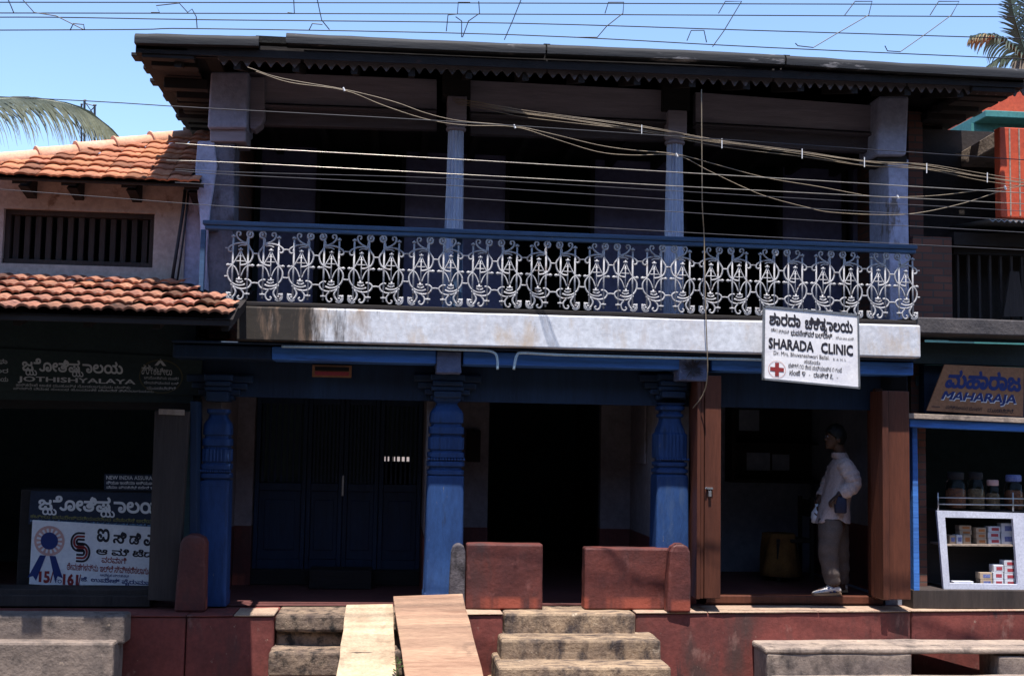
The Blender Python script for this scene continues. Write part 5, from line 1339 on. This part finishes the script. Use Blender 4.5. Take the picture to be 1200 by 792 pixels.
# ================================================================== WIRES
def wire_pts(px, Y, n=4): return catmull([at(a, c, Y) for a, c in px], n)
YSK = -2.0
ol = thing('overhead_line', 'four dark overhead wires tied by kinked spacers against the blue sky', 'power line', tuple(at(600, 20, YSK)))
for k, px in enumerate(([(-80, 3), (240, 3.3), (600, 4), (900, 5), (1280, 6)], [(-80, 15.5), (240, 16), (600, 17), (900, 18.5), (1280, 20.5)],
           [(-80, 21), (60, 20.6), (240, 23.5), (600, 27.5), (900, 36.5), (1280, 48)], [(-80, 36), (155, 35), (240, 34), (600, 41), (900, 56), (1280, 73)])):
    b = MB(); b.tube(wire_pts(px, YSK + .06*k), .0043, 6); b.build('wire', M['wiredk'], ol, smooth=True)
for px in ([(8, -4), (16, 15)], [(23, -4), (40, 15), (66, 19), (98, 35)], [(82, 36), (86, 28), (98, 29), (99, 35)],
           [(177, 15), (187, 15), (183, 7), (210, 4), (220, 15), (225, 11), (230, 20), (231, 33)], [(344, -4), (345, 16), (337, 15)], [(371, -4), (375, 15), (377, 24), (386, 35)], [(362, 36), (366, 28), (378, 29)],
           [(523, 37), (525, 18), (536, 17), (537, 3), (551, 3)], [(561, 2), (562, 16), (549, 25), (542, 44)], [(541, 44), (541, 25), (534, 20)], [(613, -6), (601, 24), (591, 47)],
           [(709, 16), (713, 3), (731, 3), (730, 16), (711, 31), (700, 44), (675, 44)], [(842, 16), (850, 2), (869, 2), (848, 37), (835, 55)], [(805, 48), (810, 36), (825, 36), (828, 50)],
           [(990, 18), (1002, 2), (1022, 2), (1018, 18), (980, 40), (953, 56), (935, 54), (932, 51)], [(1090, 18), (1100, 2), (1124, 2), (1115, 18), (1085, 40), (1055, 61), (1040, 60), (1037, 54)]):
    b = MB(); b.tube([at(a, c, YSK-.01) for a, c in px], .0042, 6); b.build('spacer', M['wiredk'], ol)
YF = -1.3
G = 'bare wires strung across the facade'
def wire(label, px, Y=YF, r=.0045, m='wirelt', group=G, name='wire', cat='wire'):
    b = MB(); b.tube(wire_pts(px, Y), r, 6); return tag(b.build(name, M[m], None, smooth=True), label, cat, group)
wire('lone dark wire crossing the sky over the palm frond and then the pale beams', [(-80, 110), (110, 119), (240, 127), (500, 141), (760, 158), (1000, 174), (1280, 193)], -1.6, .004, 'wiredk')
wire('brightest wire, uppermost of the bare wires over the fluted columns', [(205, 168), (280, 173), (520, 186), (740, 199), (960, 212), (1100, 220.5), (1280, 231)], r=.0040)
wire('second bright wire, next below the brightest wire over the columns', [(195, 188), (280, 191), (520, 203.5), (740, 215.5), (960, 227), (1200, 239), (1280, 243)], r=.0036)
wire('dull wire running close under the second bright wire', [(205, 198), (280, 202), (520, 209), (740, 221), (960, 234), (1280, 252)], r=.0026, m='wiredim')
wire('thin grey wire halfway between the bright wires and the balcony rail', [(205, 200), (280, 205.5), (520, 217), (740, 231), (960, 245), (1280, 263)], r=.0030, m='wiredim')
wire('thin grey wire, second above the balcony rail', [(205, 214), (280, 218), (520, 231), (740, 245), (960, 259), (1280, 277)], r=.0030, m='wiredim')
wire('lowest wire, glinting just above the balcony rail', [(0, 222), (120, 231), (280, 243), (520, 257), (740, 269), (960, 281), (1280, 297)], r=.0030, m='wiredim')
# bundle of thin cables with clips
YBn = -1.0
cb = thing('cable_bundle', 'bundle of tan cables held by small pale clips sweeping across the upper floor', 'cable', tuple(at(800, 160, YBn)))
path = [(530, 119), (560, 123), (610, 131), (665, 139), (752, 152), (846, 168), (940, 180), (1013, 190), (1086, 197), (1157, 208), (1280, 224)]
for k in range(5):
    o_ = (k-2)*2.4; pts = []
    for i, (a, c) in enumerate(path):
        wob = random.uniform(-1.5, 1.5)
        pts.append(at(a, c+o_*(.7+.3*math.sin(i*1.7+k))+wob, (.24, .0, -.45, -.8)[i]+.02*k if i < 4 else YBn+random.uniform(-.02, .02)))
    b = MB(); b.tube(catmull(pts, 5), .0031, 6); b.build('cable', M['wiretan'], cb, smooth=True)
for px, py in ((752, 152), (846, 168), (940, 180), (1013, 190), (1086, 197), (1157, 208)):
    b = MB(); b.tube([at(px, py-5.5, YBn-.03), at(px, py+6, YBn-.03)], .0042, 6); b.build('clip', M['inkwhite'], cb)
tw = thing('twin_cable', 'pair of slack tan cables that part into two deep sagging loops', 'cable', tuple(at(800, 190, YBn)))
for px in ([(290, 79), (330, 92), (403, 105), (460, 119), (500, 133), (540, 142), (603, 148), (650, 158), (700, 170), (740, 176), (793, 181), (850, 196), (900, 209), (960, 219), (1020, 230), (1052, 231), (1100, 229), (1150, 223), (1185, 219), (1280, 205)],
           [(300, 84), (340, 97), (403, 106), (450, 124), (500, 140), (545, 147), (603, 149), (650, 163), (700, 178), (740, 182), (793, 182.5), (830, 200), (870, 219), (900, 231), (945, 243), (975, 249), (1040, 252), (1080, 249), (1130, 238), (1185, 221), (1280, 200)]):
    b = MB(); b.tube(wire_pts(px, YBn+.05, 5), .0034, 6); b.build('cable', M['wiretan'], tw, smooth=True)
for px, py in ((403, 105), (603, 148.5), (793, 182), (1052, 231), (1178, 220)):
    b = MB(); b.tube([at(px-1, py-2, YBn+.02), at(px+1, py+2, YBn+.02)], .009, 6); b.build('clip', M['inkwhite'], tw)
b = MB(); b.tube(catmull([at(822, 105, -.5), at(822.5, 180, -.45), at(823, 240, -.35), at(825, 275, -.16), at(826, 320, -.16), at(827, 365, -.16), at(828.5, 405, -.14), at(829, 440, -.1), at(824, 462, 0.0), at(812, 478, .1)], 5), .0055, 6)
tag(b.build('hanging_cable', M['wiretan'], None, smooth=True), 'single tan cable dropping from the eave past the railing to the brown door', 'cable')

# ================================================================== PALMS, MAST
def frond(name, parent, pts, leaf_len, n, mats, droop, lat, wid, skip=0.0, both=True, fwd=.5):
    R = catmull(pts, 8); m = len(R)
    b = MB(); b.tube(R, [wid*1.6*(1-.8*i/m) for i in range(m)], 5)
    faces_dry = []
    for k in range(n):
        f = (k+.5)/n; i = min(int(f*(m-1)), m-2); p = R[i].lerp(R[i+1], f*(m-1)-i); t = (R[i+1]-R[i]).normalized()
        for sd in ((-1, 1) if both else (1,)):
            if random.random() < skip: continue
            L = leaf_len*(.45+.55*math.sin(PI*min(1, f*1.0+.12)))*random.uniform(.85, 1.12)
            side = Vector((lat[0], lat[1], lat[2]))*sd
            d = (side + t*fwd*random.uniform(.7, 1.3)).normalized()
            q = p.copy(); path = [q.copy()]; dr = droop*random.uniform(.75, 1.3)
            for s_ in range(5):
                d = (d + Vector((0, 0, -dr*(.35+.2*s_)))).normalized(); q = q + d*L/5; path.append(q.copy())
            up = t.cross(d).normalized()
            prev = None
            for s_, q in enumerate(path):
                w = wid*(1, 1.15, 1.0, .8, .5, .08)[s_]
                e = ((path[min(s_+1, 5)]-path[max(s_-1, 0)]).cross(Vector((.3, 1, .2)))).normalized()*w
                cur = (b.bm.verts.new(q-e), b.bm.verts.new(q+e))
                if prev: b.bm.faces.new((prev[0], prev[1], cur[1], cur[0]))
                prev = cur
    return b.build(name, mats, parent)
def palm(label, crown, ground, fronds):
    t = thing('palm_tree', label, 'palm tree', (crown.x, crown.y, ground))
    b = MB(); n = 14; b.tube([Vector((crown.x+.25*math.sin(i*.3), crown.y, ground+(crown.z-ground)*i/n)) for i in range(n+1)], [.2-.08*i/n for i in range(n+1)], 10)
    b.build('trunk', M['trunk'], t, smooth=True)
    for pts, L, n, m, dr, lat, wd, sk, bo, fw in fronds: frond('frond', t, pts, L, n, M[m], dr, lat, wd, sk, bo, fw)
    return t
Yl = 7.0
cr = at(-135, 175, Yl)
fr = [([cr, at(-90, 140, Yl-.3), at(-20, 120, Yl-.5), at(30, 116, Yl-.6), at(80, 123, Yl-.6), at(115, 141, Yl-.6), at(137, 160, Yl-.6)], 1.1, 170, 'leaf', .42, (.1, -.45, -.25), .012, .03, True, .75)]
for a in (100, 150, 200, 240, 300):
    d = Vector((math.cos(rad(a)), .6*math.sin(rad(a)), 0))
    fr.append(([cr, cr+d*.8+Vector((0, 0, .5)), cr+d*1.8+Vector((0, 0, .45)), cr+d*2.7+Vector((0, 0, -.3))], .8, 36, 'leaf', .6, (-d.y, d.x, .1), .02, .05, True, .6))
palm('grey green palm whose long frond arches behind the left tiled roof', cr, ZS, fr)
Yr = 9.5; c2_ = at(1206, 74, Yr)
fr = [([c2_, at(1190, 58, Yr-.2), at(1172, 46, Yr-.4), at(1152, 42, Yr-.5), at(1138, 44, Yr-.6)], .50, 30, 'leafdk', .55, (0, -.5, .35), .018, 0, True, .8),
      ([c2_, at(1196, 45, Yr), at(1188, 18, Yr-.1), at(1183, -12, Yr-.1)], .42, 36, 'leafdk', .10, (.9, 0, .1), .015, 0, True, .7),
      ([c2_, at(1192, 66, Yr+.3), at(1174, 68, Yr+.5), at(1158, 78, Yr+.6)], .40, 22, 'leafdk', .5, (0, .6, .3), .016, 0, True, .8),
      ([c2_, at(1203, 40, Yr), at(1202, 5, Yr), at(1203, -25, Yr)], .42, 30, 'leafdk', .1, (.9, 0, .1), .015, 0, True, .7)]
for a in (-60, -20, 20, 60):
    d = Vector((math.cos(rad(a)), .8*math.sin(rad(a)), 0))
    fr.append(([c2_, c2_+d*.6+Vector((0, 0, .35)), c2_+d*1.3+Vector((0, 0, .3)), c2_+d*1.9+Vector((0, 0, -.2))], .5, 28, 'leafdk', .4, (-d.y, d.x, .2), .016, 0, True, .7))
fr.append(([at(1165, 43, Yr-.45), at(1152, 42, Yr-.55), at(1137, 46, Yr-.62)], .34, 14, 'leafdry', .5, (0, -.5, .3), .014, 0, True, .8))
palm('dark spiky palm crown showing above the right end of the main roof', c2_, ZS, fr)
Ym = 12.0
ms = thing('steel_mast', 'small steel lattice mast top rising behind the left palm frond', 'mast', tuple(at(104, 160, Ym)))
for a0, c0, a1, c1_, r in ((99, 118, 99, 200, .022), (95.5, 122, 95.5, 200, .018), (111, 124, 111, 200, .022), (99, 119, 111, 136, .010), (111, 125, 100, 137, .010), (99, 138, 111, 150, .01), (94.5, 122.5, 97, 122.5, .018), (109, 123.5, 113, 123.5, .018), (98, 118, 101, 118, .02), (99, 121, 111, 124.5, .01)):
    b = MB(); b.tube([at(a0, c0, Ym), at(a1, c1_, Ym)], r, 6); b.build('strut' if r < .015 else 'leg' if a0 == a1 else 'cap', M['wiredk'], ms)
b = MB(); b.tube([at(104, 190, Ym), Vector((at(104, 190, Ym).x, Ym, ZS))], .08, 8); b.build('pole', M['wiredk'], ms)

# ================================================================== THE MAN IN THE DOORWAY
Y0 = .70
zfl = zsi
def P(px, py, dy=0.0): return at(px, py, Y0+dy)
def ell(mb, c, rx, ry, rz, seg=20, n=12, ax=None):
    rs = []
    for i in range(1, n):
        a = PI*i/n; z = -math.cos(a)*rz; k = math.sin(a)
        rs.append([Vector((math.cos(t)*rx*k, math.sin(t)*ry*k, z)) for t in [2*PI*q/seg for q in range(seg)]])
    if ax is not None: rs = [[ax @ p for p in r] for r in rs]
    mb.rings([[c+p for p in r] for r in rs]); return mb
def limb(mb, pts, rs, n=5, seg=14):
    Pp = catmull(pts, n); m = len(Pp)-1; rr = []
    for i in range(m+1):
        f = i/m*(len(rs)-1); k = min(int(f), len(rs)-2); rr.append(rs[k]+(rs[k+1]-rs[k])*(f-k))
    mb.tube(Pp, rr, seg); return mb
man = thing('person', 'man in a loose pale shirt, brown trousers and white shoes standing in the clinic doorway', 'person', (P(970, 690).x, Y0, zfl))
b = MB()
hc = P(978, 512.5)
ell(b, hc+Vector((.008, 0, .012)), .098, .076, .108, 24, 16)            # skull
ell(b, hc+Vector((-.035, 0, -.045)), .060, .058, .075, 18, 12)          # face and jaw
b.rings([[hc+Vector((-.088, y*.010, .012-.0*abs(y))) for y in (-1, -.3, .3, 1)] + [hc+Vector((-.075, .008, .012)), hc+Vector((-.075, -.008, .012))],
         [hc+Vector((-.115, y*.016, -.025)) for y in (-1, -.3, .3, 1)] + [hc+Vector((-.080, .018, -.025)), hc+Vector((-.080, -.018, -.025))],
         [hc+Vector((-.090, y*.014, -.036)) for y in (-1, -.3, .3, 1)] + [hc+Vector((-.080, .016, -.036)), hc+Vector((-.080, -.016, -.036))]])   # nose
ell(b, hc+Vector((-.088, 0, -.058)), .012, .024, .007, 12, 8); ell(b, hc+Vector((-.087, 0, -.070)), .012, .021, .007, 12, 8)   # lips
ell(b, hc+Vector((-.078, 0, -.098)), .022, .026, .020, 12, 8)           # chin
ell(b, hc+Vector((-.078, 0, .030)), .016, .052, .012, 14, 8)            # brow
for sy in (-1, 1): ell(b, hc+Vector((.012, sy*.078, -.022)), .022, .010, .034, 12, 8)   # ears
limb(b, [hc+Vector((.02, 0, -.05)), P(985, 532), P(986, 542)], [.058, .056, .075])
def ring(c, rx, ry, n=24): return [c+Vector((math.cos(t)*rx, math.sin(t)*ry, 0)) for t in [2*PI*q/n for q in range(n)]]
b.rings([ring(P(986, 536), .05, .07), ring(P(986, 542), .085, .165), ring(P(985, 556), .110, .175), ring(P(980, 580), .098, .15), ring(P(977, 600), .105, .16), ring(P(976, 618), .110, .165), ring(P(975, 628), .08, .12)])
# legs
limb(b, [P(974, 618, -.085), P(972, 655, -.095), P(976, 690, -.10)], [.090, .062, .042]); limb(b, [P(978, 618, .085), P(983, 655, .10), P(986, 690, .12)], [.090, .062, .042])
for (ax_, ay_, dy) in ((976, 691, -.10), (986, 690, .12)):
    c = P(ax_, ay_, dy); c.z = zfl+.05; limb(b, [c+Vector((.03, 0, 0)), c+Vector((-.06, -.005, -.005)), c+Vector((-.17, -.02, -.018))], [.040, .040, .026])
# arms and hands
nS, nE, nW = P(991, 545, -.175), P(1000, 568, -.235), P(982, 580, -.215)
limb(b, [nS, nS.lerp(nE, .5), nE], [.050, .045, .038]); limb(b, [nE, nE.lerp(nW, .5), nW], [.038, .036, .026])
fS, fE, fW = P(982, 545, .175), P(967, 574, .215), P(957.5, 590, .13)
limb(b, [fS, fS.lerp(fE, .5), fE], [.050, .045, .038]); limb(b, [fE, fE.lerp(fW, .5), fW], [.038, .036, .026])
def hand(w, d, dn, sdv):
    """palm with five unequal curled fingers; d along the hand, dn the way the fingers curl, sdv across the knuckles"""
    d, dn, sdv = d.normalized(), dn.normalized(), sdv.normalized()
    rs = []
    for f, hw, ht in ((0, .024, .018), (.03, .034, .018), (.06, .040, .016), (.085, .040, .014)):
        c = w+d*f; rs.append([c+sdv*math.cos(t)*hw+dn*math.sin(t)*ht for t in [2*PI*q/12 for q in range(12)]])
    b.rings(rs)
    for k, L in enumerate((.068, .078, .074, .058)):
        s_ = w+d*.078+sdv*(-.030+.020*k); j1 = s_+d*L*.45+dn*.006; j2 = j1+(d*.35+dn).normalized()*L*.36; j3 = j2+(dn-d*.5).normalized()*L*.28
        b.tube([s_, s_.lerp(j1, .5), j1, j1.lerp(j2, .5), j2, j3], [.010, .0095, .0095, .009, .0085, .0065], 8)
    s_ = w+d*.028-sdv*.030; j1 = s_+(d*.6-sdv*.7).normalized()*.036; j2 = j1+(d*.7+dn*.7).normalized()*.032; j3 = j2+(dn+sdv*.3).normalized()*.024
    b.tube([s_, j1, j2, j3], [.012, .011, .0095, .007], 8)
hand(nW, (nW-nE)+Vector((0, 0, -.03)), Vector((.3, .1, -1)), Vector((0, 1, 0)))
hand(fW, (fW-fE)+Vector((0, 0, -.06)), Vector((.5, -.6, -.4)), Vector((0, 1, .1)))
body = b.build('body', M['skin'], man, smooth=True)
rm = body.modifiers.new('one_skin', 'REMESH'); rm.mode = 'VOXEL'; rm.voxel_size = .0055; rm.use_smooth_shade = True
sm_ = body.modifiers.new('soft', 'SMOOTH'); sm_.factor = .5; sm_.iterations = 3
# eyes
for sy in (-1, 1):
    b = MB(); ell(b, hc+Vector((-.083, sy*.030, .010)), .011, .013, .009, 12, 8); b.build('eye', M['clinicwall'], man, smooth=True)
    b = MB(); ell(b, hc+Vector((-.0925, sy*.030, .010)), .003, .006, .006, 10, 6); b.build('iris', M['hair'], man, smooth=True)
# hair: cap over the skull, open at the face
b = MB(); n = 16; sg = 28; rs = []
for i in range(n+1):
    a = PI*.5 - (PI*.5+.75)*i/n; r_ = []
    for q in range(sg):
        t = 2*PI*q/sg; back = math.cos(t)
        aa = max(a, -.75 if back > -.1 else (.30 if back < -.55 else -.05)); k = 1.0 + .03*math.sin(7*t+i)+.02*math.sin(13*t)
        r_.append(hc+Vector((.012+math.cos(t)*math.cos(aa)*.112*k, math.sin(t)*math.cos(aa)*.088*k, .016+math.sin(aa)*.124*k)))
    rs.append(r_)
b.rings(rs); b.build('hair', M['hair'], man, smooth=True)
# shirt: body with a split hem, collar, rolled sleeves
b = MB(); N = 40
def fold(t, f, s): return 1 + f*(.05*math.sin(3*t+s) + .035*math.sin(7*t+2.3*s) + .02*math.sin(12*t+s*5))
SR = [((985, 533), .052, .062, 0), ((986, 537), .066, .085, .2), ((987, 541), .092, .165, .3), ((987, 548), .112, .195, .5), ((985, 558), .124, .195, .7), ((983, 570), .125, .185, 1.0), ((979, 584), .128, .185, 1.2), ((976, 597), .142, .195, 1.4), ((975, 606), .152, .205, 1.5), ((974, 612), .158, .21, 1.6)]
rs = []
for i, (c, rx, ry, f) in enumerate(SR):
    c = P(*c); r_ = []
    for q in range(N):
        t = 2*PI*q/N; k = fold(t, f, i*.35); z = 0
        if i >= 8: z = .045*abs(math.sin(t))**6*(1 if i == 9 else .4) + .012*math.cos(3*t)
        r_.append(c+Vector((math.cos(t)*rx*k, math.sin(t)*ry*k, z)))
    rs.append(r_)
b.rings(rs, cap=False)
def sleeve(pts, rr, s0):
    Pp = catmull(pts, 6); m = len(Pp)-1; rs = []; prev = None
    for i, p in enumerate(Pp):
        f = i/m*(len(rr)-1); k = min(int(f), len(rr)-2); r = rr[k]+(rr[k+1]-rr[k])*(f-k)
        t_ = (Pp[min(i+1, m)]-Pp[max(i-1, 0)]).normalized(); u = (Vector((0, 1, 0))-t_*t_.y).normalized(); w = t_.cross(u)
        r *= 1+.07*math.sin(i*1.9+s0)
        rs.append([p+(u*math.cos(a)+w*math.sin(a))*r*(1+.05*math.sin(3*a+i*.8)) for a in [2*PI*q/18 for q in range(18)]])
    b.rings(rs, cap=False)
sleeve([P(988, 543, -.13), P(993, 549, -.19), P(998, 559, -.225), nE+Vector((.0, 0, 0)), P(992, 575, -.235), P(985, 579, -.22)], [.07, .080, .078, .072, .066, .050], 0)
sleeve([P(984, 543, .13), P(979, 550, .19), P(973, 562, .21), fE, P(962, 583, .17)], [.07, .078, .074, .066, .050], 2)
b.rings([ring(P(984, 535), .064, .072), ring(P(983, 529), .068, .074), ring(P(984, 533), .078, .084), ring(P(985, 537), .080, .088)], cap=False)
sh = b.build('shirt', M['shirt'], man, smooth=True)
so2 = sh.modifiers.new('cloth', 'SOLIDIFY'); so2.thickness = .004; so2.offset = 1
sb = sh.modifiers.new('soft', 'SUBSURF'); sb.levels = sb.render_levels = 2
def creases(o, size, amt):
    t = bpy.data.textures.new('creases', 'CLOUDS'); t.noise_scale = size; t.noise_depth = 2; t.noise_basis = 'IMPROVED_PERLIN'
    d = o.modifiers.new('creases', 'DISPLACE'); d.texture = t; d.strength = amt; d.texture_coords = 'GLOBAL'
creases(sh, .09, .035)
# trousers
b = MB()
def leg(pts, rr, s0):
    Pp = catmull(pts, 7); m = len(Pp)-1; rs = []
    for i, p in enumerate(Pp):
        f = i/m*(len(rr)-1); k = min(int(f), len(rr)-2); r = rr[k]+(rr[k+1]-rr[k])*(f-k)
        wr = .05*math.sin(i*1.3+s0)*(i/m)
        rs.append([p+Vector((math.cos(a)*r*1.02*(1+wr+.03*math.sin(4*a+i*.6)), math.sin(a)*r*.98*(1+wr), 0)) for a in [2*PI*q/20 for q in range(20)]])
    b.rings(rs)
leg([P(974, 606, -.07), P(973, 625, -.085), P(971, 650, -.095), P(974, 672, -.10), P(976, 685, -.10)], [.125, .118, .098, .088, .072], 0)
leg([P(979, 606, .07), P(981, 625, .085), P(984, 650, .10), P(985, 672, .115), P(986.5, 684, .12)], [.12, .112, .094, .084, .070], 2)
tro = b.build('trousers', M['trouser'], man, smooth=True)
tb = tro.modifiers.new('soft', 'SUBSURF'); tb.levels = tb.render_levels = 1
creases(tro, .10, .03)
# shoes
def shoe(heel, sc, turn):
    hx, hy = heel.x, heel.y; ct, st_ = math.cos(turn), math.sin(turn)
    def S(u, v, z): return Vector((hx-(u*ct-v*st_)*sc, hy-(u*st_+v*ct)*sc, zfl+.001+z*sc))
    L = .285; up = MB(); rs = []
    prof = ((0.0, .026, .070), (.02, .034, .085), (.06, .037, .095), (.10, .037, .090), (.14, .041, .072), (.19, .046, .056), (.235, .043, .045), (.265, .032, .036), (.283, .014, .026))
    for u, w, h in prof:
        r_ = []
        for q in range(14):
            a = 2*PI*q/14; c, s_ = math.cos(a), math.sin(a)
            r_.append(S(u, c*w*(1-.25*max(0, s_)), .022 + (h-.022)*.5*(1+s_)))
        rs.append(r_)
    up.rings(rs); o = up.build('shoe', M['shoe'], man, smooth=True)
    so_m = MB(); out = [(u, w+.006) for u, w, h in prof]; bot = [S(u, w, 0) for u, w in out] + [S(u, -w, 0) for u, w in out[::-1]]; top = [S(u, w, .024) for u, w in out] + [S(u, -w, .024) for u, w in out[::-1]]
    so_m.rings([bot, top]); so_m.build('sole', M['sole'], o, bevel=.004)
    st2 = MB()
    for u0, u1 in ((.06, .085), (.105, .125)):
        for sg_ in (1, -1):
            w0 = .0385; st2.hexa([S(u0, sg_*w0, .03), S(u1, sg_*w0, .03), S(u1+.02, sg_*w0*.8, .07), S(u0+.02, sg_*w0*.8, .078)], [S(u0, sg_*(w0-.006), .03), S(u1, sg_*(w0-.006), .03), S(u1+.02, sg_*(w0*.8-.006), .07), S(u0+.02, sg_*(w0*.8-.006), .078)])
    st2.build('stripe', M['shoeblue'], o)
    lc = MB()
    for k in range(4):
        u = .10+.02*k; z_ = .095-.011*k; lc.tube([S(u, -.022, z_), S(u+.004, 0, z_+.006), S(u, .022, z_)], .004, 5)
    lc.build('laces', M['inkwhite'], o)
h1 = P(984.5, 695, -.10); shoe(h1, 1.06, rad(8)); h2 = P(993, 692, .12); shoe(h2, 1.03, rad(-10))
# what he holds
b = MB(); c = P(985, 591, -.235); rs = []
for z_, rx, ry in ((-.085, .050, .028), (-.075, .058, .034), (0, .060, .036), (.055, .056, .034), (.075, .035, .022), (.08, .02, .012)):
    rs.append([c+Vector((math.copysign(abs(math.cos(t))**.55, math.cos(t))*rx, math.copysign(abs(math.sin(t))**.55, math.sin(t))*ry, z_)) for t in [2*PI*q/24 for q in range(24)]])
b.rings(rs); po_ = b.build('pouch', M['camera'], None, smooth=True)
b = MB(); b.tube(catmull([c+Vector((.02, 0, .07)), c+Vector((-.01, -.002, .11)), c+Vector((-.035, 0, .095)), c+Vector((-.03, 0, .06))], 5), .006, 6); b.build('strap', M['camera'], po_)
tag(po_, 'dark blue pouch hanging from the hand at the man in the doorway\'s hip', 'pouch')
b = MB(); c = P(957, 603, .09); rs = []
for z_, rx, ry in ((-.085, .030, .03), (-.075, .050, .05), (-.03, .056, .055), (.03, .045, .05), (.06, .025, .03), (.085, .012, .014), (.11, .018, .02)):
    rs.append([c+Vector((math.cos(t)*rx*(1+.13*math.sin(4*t+z_*60)), math.sin(t)*ry*(1+.12*math.sin(5*t+z_*40)), z_)) for t in [2*PI*q/24 for q in range(24)]])
b.rings(rs); tag(b.build('plastic_bag', M['bag'], None, smooth=True), 'small white plastic bag held in front of the man in the doorway', 'bag')
